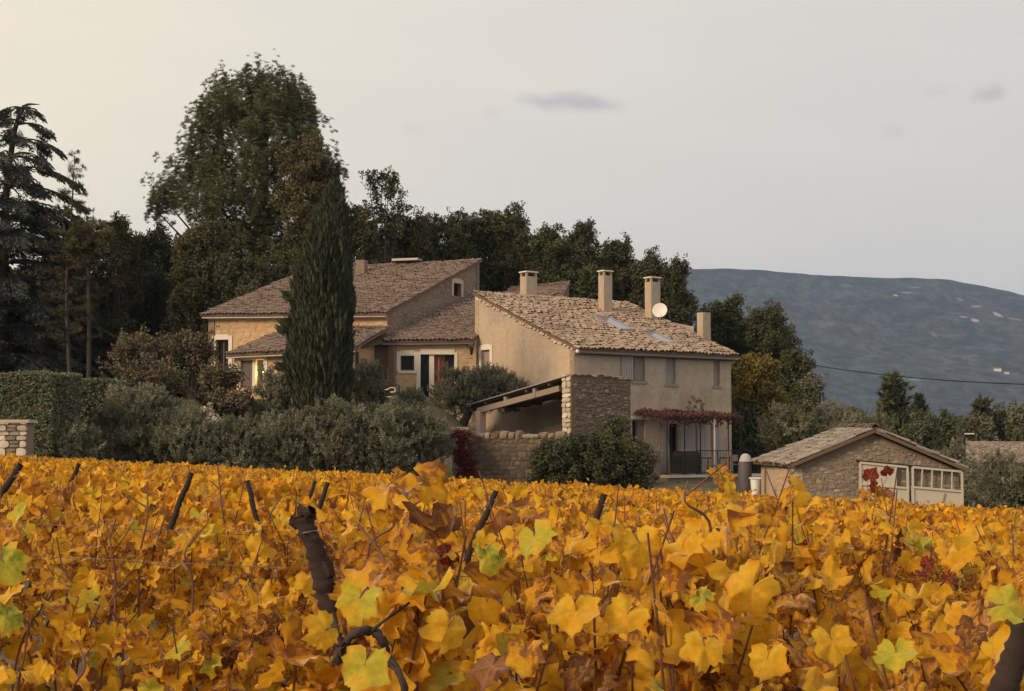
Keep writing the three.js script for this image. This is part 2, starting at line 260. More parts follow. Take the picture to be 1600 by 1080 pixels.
// roman tiles: half round, a little wider at the lower end
const tileShapes = [0, 1, 2].map(k => {
  const pos = [], idx = [], seg = 5, L = 0.46, th = 0.016;
  for (const [y, r] of [[-L / 2, 0.098], [L / 2, 0.078]]) for (const e of [0, th]) for (let i = 0; i <= seg; i++) { const a = Math.PI * i / seg, q = r - e; pos.push(-Math.cos(a) * q, Math.sin(a) * q * 0.82 + (y < 0 ? 0.034 : 0) + (k - 1) * 0.004 * i, y); }
  const n = seg + 1; for (let i = 0; i < seg; i++) { idx.push(i, i + 1, 2 * n + i, i + 1, 2 * n + i + 1, 2 * n + i); idx.push(i, n + i, i + 1, i + 1, n + i, n + i + 1); }
  const g = new THREE.BufferGeometry(); g.setAttribute('position', new THREE.Float32BufferAttribute(pos, 3)); g.setIndex(idx); g.setAttribute('uv', new THREE.Float32BufferAttribute(new Float32Array(pos.length / 3 * 2), 2)); const q = g.toNonIndexed(); q.computeVertexNormals(); return q;
});
const tileTones = { red: [[.225, .155, .118], [.2, .132, .1], [.245, .175, .133], [.18, .122, .092], [.25, .197, .155], [.21, .142, .106], [.15, .102, .077]], ochre: [[.325, .242, .18], [.285, .205, .15], [.37, .285, .215], [.24, .172, .128], [.35, .275, .21], [.29, .21, .155], [.19, .135, .102]], grey: [[.26, .215, .18], [.22, .18, .148], [.31, .265, .225], [.185, .15, .122], [.285, .245, .208]] };
const tileMats = Object.fromEntries(Object.entries(tileTones).map(([k, v]) => [k, v.map(c => mat(c, 0.9))]));
const mergedTile = mat([1, 1, 1], 0.92, { vertexColors: true });
function tileRoof(parent, corners, tone, o = {}) {
  const { most = 300, lap = 0.34, pitch = 0.205, skipAt = null, rough = 1, name = 'roof' } = o;
  const c = corners, th = 0.1, g0 = [];
  const nrm = c[1].clone().sub(c[0]).cross(c[3].clone().sub(c[0])).normalize(); if (nrm.y < 0) nrm.negate();
  const lo = c.map(p => p.clone().addScaledVector(up, -th)), q = (a, b, e, d) => g0.push(...[a, b, e, a, e, d].flatMap(p => [p.x, p.y, p.z]));
  q(...c); q(lo[3], lo[2], lo[1], lo[0]); for (let i = 0; i < 4; i++) { const j = (i + 1) % 4; q(lo[i], lo[j], c[j], c[i]); }
  const g = new THREE.BufferGeometry(); g.setAttribute('position', new THREE.Float32BufferAttribute(g0, 3)); g.computeVertexNormals();
  const roof = part(parent, name, g, MB.wood.clone ? mat([.16, .1, .075], .95) : MB.wood);
  const W = (c[0].distanceTo(c[1]) + c[2].distanceTo(c[3])) / 2, S = (c[0].distanceTo(c[3]) + c[1].distanceTo(c[2])) / 2, nc = Math.round(W / pitch), nr = Math.round(S / lap), list = [];
  for (let j = 0; j < nr; j++) for (let i = 0; i < nc; i++) {
    const s = (i + .5) / nc, t = (j + .5) / nr; if (skipAt && skipAt(s, t)) continue; const p = bil(c, s, t);
    const ax = bil(c, s, Math.min(1, t + .02)).sub(bil(c, s, Math.max(0, t - .02))).normalize(), ac = bil(c, Math.min(1, s + .02), t).sub(bil(c, Math.max(0, s - .02), t)).normalize(), n = ac.clone().cross(ax).normalize();
    if (n.y < 0) n.negate(); const a = rr(-.06, .06) * rough, wob = (fbm(i * .13 + 3, j * .17, 3, 71) - .5) * .07 * rough;
    const x = ac.clone().addScaledVector(ax, a).normalize(), z = ax.clone().addScaledVector(n, rr(-.02, .05) * rough).normalize(), y = z.clone().cross(x); if (y.y < 0) y.negate(); const x2 = y.clone().cross(z).normalize();
    p.addScaledVector(n, .012 + wob + rr(0, .012)).addScaledVector(ax, rr(-.05, .05) * rough - (j === 0 ? .04 : 0)).addScaledVector(ac, rr(-.012, .012) * rough);
    const k = rr(.93, 1.08); list.push({ m: basis(x2.multiplyScalar(k), y.multiplyScalar(k * rr(.85, 1.15)), z, p), d: p.length(), v: fbm(i * .35, j * .3, 2, 75) });
  }
  list.sort((a, b) => a.d - b.d); const T = tileTones[tone], rest = [];
  const choose = v => Math.min(T.length - 1, Math.floor(((R() * .7 + v * .3)) * T.length));
  list.forEach((e, i) => {
    const ti = choose(e.v), sh = pick(tileShapes);
    if (i < most) put(roof, 'roof_tile', sh, tileMats[tone][ti], e.m);
    else { const q = sh.clone().applyMatrix4(e.m), col = new Float32Array(q.attributes.position.count * 3), k = rr(.9, 1.1); for (let n = 0; n < col.length; n += 3) { col[n] = T[ti][0] * k; col[n + 1] = T[ti][1] * k; col[n + 2] = T[ti][2] * k; } q.setAttribute('color', new THREE.BufferAttribute(col, 3)); rest.push(q); }
  });
  if (rest.length) part(roof, 'far_tiles', mergeGeometries(rest), mergedTile, { kind: 'stuff' });
  return roof;
}
// four walls under a sloping roof: top corners FL, FR, BR, BL; holes per side; returns the wall frames
function block(parent, c, baseY, m, holes = {}, drop = 0.1, thick = 0.35) {
  const out = {}; [['front', 0, 1], ['right', 1, 2], ['back', 2, 3], ['left', 3, 0]].forEach(([side, a, b]) => {
    const A = c[a], B = c[b], P0 = new V3(A.x, baseY, A.z), dir = new V3(B.x - A.x, 0, B.z - A.z), L = dir.length(); dir.normalize();
    const n = dir.clone().cross(up), hs = (holes[side] || []).map(r => openingOn(P0, dir, n, r));
    const hA = A.y - drop - baseY, hB = B.y - drop - baseY;
    // walls butt: left and right ones sit between front and back
    const e = (side === 'left' || side === 'right') ? 0.003 : 0;
    const mesh = wallPanel(parent, P0, dir, [[e, 0], [L - e, 0], [L - e, hB], [e, hA]], hs, m[side] || m.all, thick);
    out[side] = { P0, dir, n, L, hA, hB, holes: hs, mesh, top: u => mix(hA, hB, u / L) };
  });
  return out;
}
const grow = (c, ls, rs, f, b) => [bil(c, -ls, -f), bil(c, 1 + rs, -f), bil(c, 1 + rs, 1 + b), bil(c, -ls, 1 + b)];
function gutter(parent, a, b, drop = .1, r = .075) { const g = new THREE.CylinderGeometry(r, r, a.distanceTo(b), 8, 1, true, 0, Math.PI); const y = b.clone().sub(a).normalize(), z = y.clone().cross(up).normalize(), x = up.clone(); g.rotateY(0); return part(parent, 'gutter', g.applyMatrix4(basis(z.negate(), y, y.clone().cross(z).negate().normalize(), a.clone().add(b).multiplyScalar(.5).add(new V3(0, -drop, 0)))), MB.zinc); }
function chimney(parent, p, w, h, d, dir, m, cap = true) {
  const n = dir.clone().cross(up), c = part(parent, 'chimney', boxG(w, h, d).applyMatrix4(basis(dir, up, n, p.clone().add(new V3(0, h / 2, 0)))), m);
  if (cap) { for (const [a, b] of [[-1, -1], [1, -1], [-1, 1], [1, 1]]) part(c, 'cap_leg', boxG(.1, .2, .1).applyMatrix4(basis(dir, up, n, p.clone().add(new V3(0, h + .1, 0)).addScaledVector(dir, a * (w / 2 - .06)).addScaledVector(n, b * (d / 2 - .06)))), m);
    part(c, 'cap', boxG(w + .1, .06, d + .1).applyMatrix4(basis(dir, up, n, p.clone().add(new V3(0, h + .23, 0)))), MB.white); part(c, 'flue', boxG(w - .25, .16, d - .25).applyMatrix4(basis(dir, up, n, p.clone().add(new V3(0, h + .08, 0)))), MB.dark); }
  return c;
}
const xz = (p, y) => new V3(p.x, y, p.z);

// ---------------------------------------------------------------- main farmhouse
{
  const c = [P(326, 489, 76.8), P(605, 486, 74.1), P(749, 407, 82), P(489, 421, 85)];
  const h = thing('farmhouse', 'tall stone farmhouse with sloping tiled roof behind the cypress', 'house', xz(c[0].clone().lerp(c[1], .5), 3.9));
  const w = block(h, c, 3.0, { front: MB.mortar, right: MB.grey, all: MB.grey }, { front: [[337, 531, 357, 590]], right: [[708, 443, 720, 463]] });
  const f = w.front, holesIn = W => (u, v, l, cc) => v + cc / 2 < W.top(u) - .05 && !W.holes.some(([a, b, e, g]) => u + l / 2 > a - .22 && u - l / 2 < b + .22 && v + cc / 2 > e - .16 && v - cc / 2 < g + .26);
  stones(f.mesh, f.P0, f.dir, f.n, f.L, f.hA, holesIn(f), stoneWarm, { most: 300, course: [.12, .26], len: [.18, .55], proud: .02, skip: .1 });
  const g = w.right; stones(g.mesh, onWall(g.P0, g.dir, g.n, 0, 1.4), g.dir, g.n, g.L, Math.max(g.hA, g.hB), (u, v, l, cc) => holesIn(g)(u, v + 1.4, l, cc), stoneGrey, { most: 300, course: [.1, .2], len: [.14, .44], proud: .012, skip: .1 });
  windowIn(h, f.P0, f.dir, f.n, f.holes[0], { surround: MB.white, sill: MB.white });
  windowIn(h, g.P0, g.dir, g.n, g.holes[0], { surround: stonePale[1], mull: false });
  const rc = grow(c, .025, .012, .035, .01); tileRoof(h, rc, 'red');
  gutter(h, rc[0].clone().lerp(rc[1], .005), rc[0].clone().lerp(rc[1], .995), .13);
  const eave = part(h, 'eave_board', bar(onWall(f.P0, f.dir, f.n, 0, f.hA - .17, .05), onWall(f.P0, f.dir, f.n, f.L, f.hB - .17, .05), .2, .09, f.n), MB.cream);
  chimney(h, bil(rc, .42, .8), .5, .75, .5, f.dir, MB.grey, false);
  part(h, 'roof_light', boxG(1.5, .12, .7).applyMatrix4(basis(f.dir, up, f.n, bil(rc, .58, .985).add(new V3(0, .25, 0)))), MB.zinc);
}
// low tiled wing in front of the farmhouse
{
  const c = [P(366, 550, 72.8), P(556, 541, 69.8), P(607, 511, 73.85), P(445, 516, 75.4)];
  const h = thing('farmhouse_wing', 'low tiled wing with a lit window in front of the tall farmhouse', 'house', xz(c[0].clone().lerp(c[1], .5), 3.6));
  const wc = [c[0], bil(c, .9, 0), bil(c, .9, 1), c[3]], w = block(h, wc, 2.6, { front: MB.mortar, all: MB.mortar }, { front: [[376, 562, 412, 606]] }), f = w.front, [u0, u1, v0, v1] = f.holes[0];
  const rc = grow(c, .03, .02, .1, .0); tileRoof(h, rc, 'red'); gutter(h, rc[0], rc[1], .13);
  const um = mix(u0, u1, .46);
  const s = part(h, 'surround', join([slab(f.P0, f.dir, f.n, u0 - .22, u0 - .003, v0, v1 + .2, -.1, .045), slab(f.P0, f.dir, f.n, u1 + .003, u1 + .22, v0, v1 + .2, -.1, .045), slab(f.P0, f.dir, f.n, u0 - .003, u1 + .003, v1 + .003, v1 + .26, -.1, .047)]), MB.white);
  shutter(h, f.P0, f.dir, f.n, u0 + .01, um - .02, v0 + .01, v1 - .02, -.14, MB.shutter);
  part(h, 'door_post', slab(f.P0, f.dir, f.n, um, um + .2, v0, v1 - .002, -.2, -.08), MB.white);
  part(h, 'curtain', slab(f.P0, f.dir, f.n, um + .2, u1, v0, v1, -.95, -.9), MB.curtain);
  part(h, 'pane', slab(f.P0, f.dir, f.n, um + .2, u1, v0, v1, -.2, -.19), MB.pane);
  const lp = onWall(f.P0, f.dir, f.n, mix(um + .2, u1, .62), mix(v0, v1, .46), -.5), lamp = thing('table_lamp', 'lit yellow table lamp glowing inside the low wing window', 'lamp', lp.clone());
  part(lamp, 'lamp_shade', new THREE.LatheGeometry([[.17, -.02], [.21, .12], [.19, .3], [.12, .42], [.03, .46]].map(q => new THREE.Vector2(...q)), 14).translate(lp.x, lp.y, lp.z), mat([.8, .6, .1], .8, { emissive: new THREE.Color().setRGB(1, .72, .08), emissiveIntensity: .85 }));
  part(lamp, 'lamp_base', new THREE.LatheGeometry([[.001, -.42], [.1, -.42], [.1, -.39], [.03, -.34], [.05, -.2], [.02, -.02]].map(q => new THREE.Vector2(...q)), 12).translate(lp.x, lp.y, lp.z), MB.white);
  const pl = new THREE.PointLight(new THREE.Color().setRGB(1, .72, .25), 1.6); pl.position.copy(onWall(lp, f.dir, f.n, 0, .1, .25)).sub(lp); pl.castShadow = true; lamp.add(pl);
}
// middle wing with the red doors, joining the farmhouse and the rendered house
{
  const a = P(606, 530, 73.5), b = P(744, 528, 74.0), r = new V3(4.24, 3.02, -8), c = [a, b, b.clone().add(r), a.clone().add(r)];
  const h = thing('middle_wing', 'stone wing with red curtained doors between the two houses', 'house', xz(a.clone().lerp(b, .5), 3.9));
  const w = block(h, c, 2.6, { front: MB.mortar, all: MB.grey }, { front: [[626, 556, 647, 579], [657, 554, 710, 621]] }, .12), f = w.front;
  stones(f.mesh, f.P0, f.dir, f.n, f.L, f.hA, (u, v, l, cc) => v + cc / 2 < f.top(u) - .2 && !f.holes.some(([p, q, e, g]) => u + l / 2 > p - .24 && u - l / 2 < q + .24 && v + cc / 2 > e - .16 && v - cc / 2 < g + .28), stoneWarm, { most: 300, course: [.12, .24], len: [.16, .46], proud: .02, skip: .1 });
  windowIn(h, f.P0, f.dir, f.n, f.holes[0], { surround: MB.white, sill: MB.white, mull: false });
  const [u0, u1, v0, v1] = f.holes[1], q = u => mix(u0, u1, u);
  const d = part(h, 'door_frame', join([slab(f.P0, f.dir, f.n, u0 - .2, u0 - .003, v0, v1 + .1, -.1, .03), slab(f.P0, f.dir, f.n, u1 + .003, u1 + .14, v0, v1 + .1, -.1, .03), slab(f.P0, f.dir, f.n, u0 - .003, u1 + .003, v1 + .003, v1 + .26, -.1, .032), slab(f.P0, f.dir, f.n, q(.26), q(.4), v0, v1, -.3, -.06)]), MB.white);
  part(d, 'pane', slab(f.P0, f.dir, f.n, u0, q(.26), v0, v1, -.25, -.24), MB.glass);
  for (let i = 0; i < 6; i++) part(d, 'curtain_fold', new THREE.CylinderGeometry(.036, .045, v1 - v0 - .05, 8).applyMatrix4(basis(f.dir, up, f.n, onWall(f.P0, f.dir, f.n, q(.42 + i * .056), (v0 + v1) / 2, -.3 - (i % 2) * .03))), MB.curtain);
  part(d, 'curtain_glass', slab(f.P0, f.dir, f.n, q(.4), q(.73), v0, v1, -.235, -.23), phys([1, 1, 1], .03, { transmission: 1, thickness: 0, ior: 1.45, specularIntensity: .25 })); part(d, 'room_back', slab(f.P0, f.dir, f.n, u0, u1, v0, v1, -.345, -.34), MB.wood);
  part(d, 'glazed_leaf', slab(f.P0, f.dir, f.n, q(.73), u1, v0, v1, -.25, -.235), MB.glass);
  part(d, 'mullion', slab(f.P0, f.dir, f.n, q(.52), q(.56), v0, v1, -.22, -.18), mat([.35, .16, .09], .7));
  const rc = grow(c, .03, 0, .035, 0); tileRoof(h, rc, 'red'); gutter(h, rc[0], rc[1], .13);
  // shaded open porch between this wing and the low wing
  const o = thing('porch', 'dark open porch under a sloping roof beside the cypress', 'porch', P(585, 620, 74)), y0 = 3.2, p = [P(548, 545, 71.5), P(607, 530, 73.5), P(612, 523, 73.9), P(548, 530, 73.9)];
  part(o, 'roof', (() => { const g = new THREE.BufferGeometry(), k = p.flatMap(v => [v.x, v.y, v.z]).concat(p.flatMap(v => [v.x, v.y - .14, v.z])); g.setAttribute('position', new THREE.Float32BufferAttribute(k, 3)); g.setIndex([0, 1, 2, 0, 2, 3, 4, 6, 5, 4, 7, 6, 0, 4, 5, 0, 5, 1, 1, 5, 6, 1, 6, 2, 2, 6, 7, 2, 7, 3, 3, 7, 4, 3, 4, 0]); const n = g.toNonIndexed(); n.computeVertexNormals(); return n; })(), mat([.13, .085, .065], .95));
  part(o, 'back_wall', bar(new V3(p[3].x - 1, (y0 + p[3].y) / 2 - .3, p[3].z + .2), new V3(p[2].x, (y0 + p[3].y) / 2 - .3, p[2].z + .2), p[3].y - y0 + .5, .2), MB.wood);  // dark timber colour stands in for the deep shade of the porch
  part(o, 'post', bar(new V3(p[0].x + .3, y0 - .5, p[0].z), new V3(p[0].x + .3, p[0].y - .15, p[0].z), .16, .16), MB.wood);
}
// iron lantern on a bracket at the corner
{
  const p = P(737, 546, 74), o = thing('wall_lantern', 'black iron lantern on a curled bracket at the house corner', 'lantern', P(737, 556, 74));
  part(o, 'bracket', taper([P(727, 534, 73.9), P(731, 541, 73.8), P(738, 543, 73.7), P(741, 536, 73.9)], .03, .022, 6), MB.iron);
  part(o, 'lantern_body', new THREE.LatheGeometry([[.001, -.2], [.06, -.18], [.1, .08], [.13, .1], [.03, .2], [.001, .24]].map(q => new THREE.Vector2(...q)), 6).translate(p.x, p.y - .1, p.z + .3), MB.iron);
}
// ---------------------------------------------------------------- rendered two storey house
const Bu = new V3(Math.cos(35 * Math.PI / 180), 0, -Math.sin(35 * Math.PI / 180)), Bv = new V3(-Math.sin(35 * Math.PI / 180), 0, -Math.cos(35 * Math.PI / 180));
const BK = P(897, 540, 68), BLen = alongTo(BK, Bu, 1142), BWid = alongTo(BK, Bv, 742);
const terraceY = P(1060, 742, 69).y;
let Bc;
{
  const rise = P(742, 457, -BK.clone().addScaledVector(Bv, BWid).z).y - BK.y, f0 = BK.clone(), f1 = BK.clone().addScaledVector(Bu, BLen), back = Bv.clone().multiplyScalar(BWid).add(new V3(0, rise, 0));
  const c = Bc = [f0, f1, f1.clone().add(back), f0.clone().add(back)];
  const h = thing('rendered_house', 'two storey rendered house with patched tile roof and four chimneys', 'house', xz(f0.clone().lerp(f1, .5), terraceY));
  const w = block(h, c, terraceY - 1.5, { all: MB.gable }, { left: [[752, 547, 766, 577]], front: [[990, 557, 1008, 595], [1041, 559, 1056, 600], [1115, 562, 1125, 603], [988, 656, 1008, 735], [1046, 662, 1060, 738]] }, .08), f = w.front, l = w.left;
  windowIn(h, l.P0, l.dir, l.n, l.holes[0], { frame: MB.taupe, glass: MB.taupe, mull: false, back: .1, surround: MB.white });
  { const [u0, u1, v0, v1] = f.holes[0]; windowIn(h, f.P0, f.dir, f.n, f.holes[0], { frame: MB.dark, mull: false, back: .22, sill: MB.taupe }); shutter(h, f.P0, f.dir, f.n, mix(u0, u1, .22), u1 - .01, v0 + .02, v1 - .02, -.17, MB.taupe); shutter(h, f.P0, f.dir, f.n, u0 - .75, u0 - .06, v0, v1, .03, MB.palesh); }
  for (const k of [1, 2]) { const [u0, u1, v0, v1] = f.holes[k]; const um = (u0 + u1) / 2; shutter(h, f.P0, f.dir, f.n, u0 + .01, um - .008, v0 + .01, v1 - .01, -.2, MB.palesh); shutter(h, f.P0, f.dir, f.n, um + .008, u1 - .01, v0 + .01, v1 - .01, -.2, MB.palesh); part(h, 'sill', slab(f.P0, f.dir, f.n, u0 - .1, u1 + .1, v0 - .12, v0 - .003, -.15, .05), MB.taupe); }
  { const [u0, u1, v0, v1] = f.holes[3]; windowIn(h, f.P0, f.dir, f.n, f.holes[3], { frame: MB.palesh, back: .2 }); part(h, 'lintel', slab(f.P0, f.dir, f.n, u0 - .15, u1 + .2, v1 + .01, v1 + .16, -.02, .06), MB.white); shutter(h, f.P0, f.dir, f.n, mix(u0, u1, .5), u1 - .01, v0, v1 - .02, -.14, MB.taupe); }
  { const [u0, u1, v0, v1] = f.holes[4]; windowIn(h, f.P0, f.dir, f.n, f.holes[4], { frame: MB.dark, back: .2, name: 'garden_door' }); }
  const vTop = f.holes[4][3], at = px => openingOn(f.P0, f.dir, f.n, [px, 690, px + 1, 700])[0];
  for (const [a, b] of [[1033, 1044], [1062, 1083], [1088, 1103], [1112, 1124]]) shutter(h, f.P0, f.dir, f.n, at(a), at(b), 1.55, vTop - rr(0, .1), .03, MB.palesh);
  // drain pipe running down and a cable stain line as a real thin cable
  part(h, 'drain_pipe', taper([onWall(f.P0, f.dir, f.n, at(1028), vTop + .2, .05), onWall(f.P0, f.dir, f.n, at(1030), vTop + .8, .05), onWall(f.P0, f.dir, f.n, at(1037), vTop + 1.5, .05)], .02, .02, 6), MB.taupe);
  const rc = grow(c, .012, .02, .045, .005);
  // roof lights lying in the tiles
  const inQuad = (s, t, q) => s > q[0] && s < q[1] && t > q[2] && t < q[3];
  const lights = [[.50, .60, .36, .60], [.62, .71, .14, .34], [.54, .66, .585, .66]];
  const roof = tileRoof(h, rc, 'ochre', { most: 300, rough: 1.35, skipAt: (s, t) => inQuad(s, t, lights[0]) || inQuad(s, t, lights[1]) });
  lights.slice(0, 2).forEach(([s0, s1, t0, t1]) => {
    const fr = [[s0, t0], [s1, t0], [s1, t1], [s0, t1]].map(([s, t]) => bil(rc, s, t).add(new V3(0, .09, 0))), sl = part(roof, 'roof_light', join([0, 1, 2, 3].map(i => bar(fr[i], fr[(i + 1) % 4], .07, .09, new V3(0, 1, .01)))), MB.zinc);
    const g = new THREE.BufferGeometry(); g.setAttribute('position', new THREE.Float32BufferAttribute([0, 1, 2, 0, 2, 3].flatMap(i => [fr[i].x, fr[i].y + .01, fr[i].z]), 3)); g.computeVertexNormals(); part(roof, 'roof_glass', g, phys([.25, .27, .3], .12, { metalness: .4 }));
  });
  gutter(h, rc[0].clone().lerp(rc[1], .002), rc[0].clone().lerp(rc[1], .998), .13, .085);
  part(h, 'eave_board', bar(onWall(f.P0, f.dir, f.n, 0, f.hA - .2, .04), onWall(f.P0, f.dir, f.n, f.L, f.hB - .2, .04), .26, .07, f.n), mat([.2, .17, .15], .9));
  part(h, 'gutter_end', new THREE.SphereGeometry(.09, 8, 6).translate(rc[0].x + .02, rc[0].y - .15, rc[0].z + .05), MB.white);
  // a line of broken rubble edging under the verge of the gable
  for (let i = 0; i < 34; i++) { const t = (i + rr(.1, .9)) / 34, p = c[3].clone().lerp(c[0], t).add(new V3(0, -.17 - rr(0, .12), 0)).addScaledVector(l.n, .02), k = rr(.12, .26); put(l.mesh, 'stone', pick(stoneShapes), pick(stonePale), basis(l.dir.clone().multiplyScalar(k), up.clone().multiplyScalar(rr(.07, .13)), l.n.clone().multiplyScalar(.12), p)); }
  const onRoof = (px, py) => { const n = c[1].clone().sub(c[0]).cross(c[3].clone().sub(c[0])).normalize(); return hit(px, py, rc[0], n); };
  const b1 = c[3].clone().lerp(c[2], .36).add(new V3(0, -.3, 0)).addScaledVector(Bv, .25);
  chimney(h, b1, .66, 1.3, .54, Bu, MB.gable);
  chimney(h, onRoof(946, 487).add(new V3(0, -.2, 0)), .53, 2.0, .45, Bu, MB.gable);
  chimney(h, onRoof(1020, 500).add(new V3(0, -.2, 0)), .6, 2.1, .5, Bu, MB.gable);
  chimney(h, onRoof(1100, 530).add(new V3(0, -.2, 0)), .5, 1.5, .44, Bu, MB.gable, false);
  const pw = P(1082, 512, 84), q0 = P(1040, 504, 84); part(h, 'parapet', bar(q0.clone().add(new V3(0, -.4, 0)), pw.clone().add(new V3(0, -.4, 0)), .9, .3), MB.gable);
  // satellite dish on the chimney
  const dp = P(1031, 485, 73.2), dish = thing('satellite_dish', 'round white satellite dish beside the tallest chimney on the roof', 'satellite dish', P(1029, 498, 73.5));
  const dg = new THREE.LatheGeometry([[.001, .06], [.15, .05], [.28, .025], [.355, -.01], [.36, -.03], [.28, 0], [.15, .025], [.001, .035]].map(q => new THREE.Vector2(...q)), 24); dg.rotateX(Math.PI / 2 + Math.PI); dg.rotateX(-.25); dg.rotateY(-.25);
  part(dish, 'reflector', dg.translate(dp.x, dp.y, dp.z), mat([.72, .69, .63], .55));
  part(dish, 'mast', taper([P(1029, 499, 73.6), P(1029, 490, 73.5), P(1030, 486, 73.3)], .03, .025, 6), MB.iron);
  part(dish, 'feed_arm', taper([P(1031, 496, 73.1), P(1034, 493, 72.7)], .015, .012, 5), MB.zinc);
}
// further roof rising behind the rendered house
{
  const e = P(889, 441, 90), r = P(868, 462, 83), c = [P(785, 470, 86), r.clone().add(new V3(.2, -.3, 0)), e, P(800, 449, 95)];
  const h = thing('rear_barn', 'small tiled roof showing behind the ridge and first chimney', 'house', xz(c[0].clone().lerp(c[1], .5), 3));
  block(h, c, 2, { all: MB.grey }); tileRoof(h, grow(c, .02, .02, .02, .01), 'red', { most: 120 });
}
const stoneShaded = tones([[.14, .105, .078], [.12, .09, .066], [.17, .13, .095], [.105, .08, .058]]);  // dark brown stone, the shade on the garden wall put into the colour
// ---------------------------------------------------------------- stone lean-to shed
const SK = P(893, 587, 63);
{
  const Ls = alongTo(SK, Bu, 985), Lo = alongTo(SK, Bv, 738), base = terraceY - 1.6, f1 = SK.clone().addScaledVector(Bu, Ls);
  const h = thing('stone_shed', 'open stone lean-to shed with sloping plank roof below the gable', 'shed', xz(SK, base + .8));
  const P0 = xz(SK, base), L = Ls, H = SK.y - base, n = Bu.clone().cross(up);
  const m = wallPanel(h, P0, Bu, [[0, 0], [L, 0], [L, H - .1], [L * .55, H], [0, H]], [], stucco([.17, .125, .09], 57), .4);
  stones(m, P0, Bu, n, L, H, (u, v, l, c) => u - l / 2 > .02 && v + c / 2 < H - (u > L * .55 ? .12 : .03), stoneBrown, { most: 300, course: [.08, .15], len: [.1, .3], proud: .025, joint: .015, skip: .05 });
  // pale dressed corner, on the open side
  const d2 = Bv.clone().negate(), n2 = d2.clone().cross(up), Q0 = xz(SK, base).addScaledVector(Bv, .62), m2 = wallPanel(h, Q0, d2, [[0, 0], [.6, 0], [.6, H - .05], [0, H - .15]], [], MB.mortar, .55, 'corner_pier');
  for (let y = .02; y < H - .2;) { const c = rr(.16, .3), two = R() < .5, k = two ? rr(.22, .38) : .58; put(m2, 'stone', pick(stoneShapes), pick(stonePale), basis(d2.clone().multiplyScalar(k - .01), up.clone().multiplyScalar(c - .015), n2.clone().multiplyScalar(.14), onWall(Q0, d2, n2, k / 2, y + c / 2, -.02))); if (two) put(m2, 'stone', pick(stoneShapes), pick(stonePale), basis(d2.clone().multiplyScalar(.58 - k - .01), up.clone().multiplyScalar(c - .015), n2.clone().multiplyScalar(.14), onWall(Q0, d2, n2, k + (.58 - k) / 2, y + c / 2, -.02))); y += c; }
  for (let i = 0; i < 9; i++) put(m, 'coping_stone', pick(stoneShapes), pick(stoneBrown), basis(Bu.clone().multiplyScalar(L / 9 - .02), up.clone().multiplyScalar(.1), n.clone().multiplyScalar(.5), onWall(P0, Bu, n, (i + .5) * L / 9, H + .03 - (i > 4 ? (i - 4) * .025 : 0), -.18)));
  // roof boards falling to the left
  const hi = SK.clone().addScaledVector(Bv, .1).add(new V3(0, -.03, 0)), lo = P(735, 634, -SK.clone().addScaledVector(Bv, Lo).z), deep = Bu.clone().multiplyScalar(Ls), fall = lo.clone().sub(hi);
  const rf = part(h, 'roof', bar(hi.clone().addScaledVector(deep, .5), lo.clone().addScaledVector(deep, .5), Ls, .04, up), MB.wood);
  for (let i = 0; i < 13; i++) { const a = hi.clone().addScaledVector(deep, (i + .5) / 13 - .04).add(new V3(0, .05, 0)), b = lo.clone().addScaledVector(deep, (i + .5) / 13 - .04).add(new V3(0, .05 + rr(-.01, .01), 0)); put(rf, 'roof_plank', boxG(1, 1, 1), pick([MB.beam, MB.taupe, MB.palesh]), (() => { const y = b.clone().sub(a), LL = y.length(); y.normalize(); const x = y.clone().cross(up).normalize(), z = x.clone().cross(y).normalize(); return basis(x.multiplyScalar(Ls / 13 - .01), y.multiplyScalar(LL + rr(0, .1)), z.multiplyScalar(.035), a.clone().add(b).multiplyScalar(.5)); })()); }
  const Pl = hit(757, 645, SK, n2), Pr = hit(874, 607, SK, n2);
  part(h, 'beam', bar(P(748, 642, -Pl.z + .1), P(876, 607, -Pr.z + .1), .24, .2, n2), MB.beam);
  for (const k of [.2, .42, .64, .84]) { const a = hi.clone().addScaledVector(fall, k).add(new V3(0, -.06, 0)); part(h, 'rafter', bar(a, a.clone().add(deep), .1, .14, up), MB.wood); }
  for (const k of [.33, .62]) { const a = hi.clone().addScaledVector(fall, k); part(h, 'strut', bar(a.clone().add(new V3(0, -.08, 0)), a.clone().add(new V3(0, -.45, 0)), .2, .14, n2), MB.beam); }
  const pl = P(751, 642, -Pl.z); part(h, 'pillar', bar(new V3(pl.x, base, pl.z), new V3(pl.x, pl.y, pl.z), .34, .34, n2), mat([.5, .36, .3], .95));
  // back wall of the shed, half height, brown stone colour darkened for the shade inside
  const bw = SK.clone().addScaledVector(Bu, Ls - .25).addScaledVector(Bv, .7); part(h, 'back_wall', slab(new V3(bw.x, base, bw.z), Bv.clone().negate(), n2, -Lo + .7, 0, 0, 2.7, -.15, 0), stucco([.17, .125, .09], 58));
  part(h, 'partition', slab(new V3(bw.x, base, bw.z), Bv.clone().negate(), n2, -1.0, -.75, 0, 3.6, 0, 1.2), MB.rubble);
}
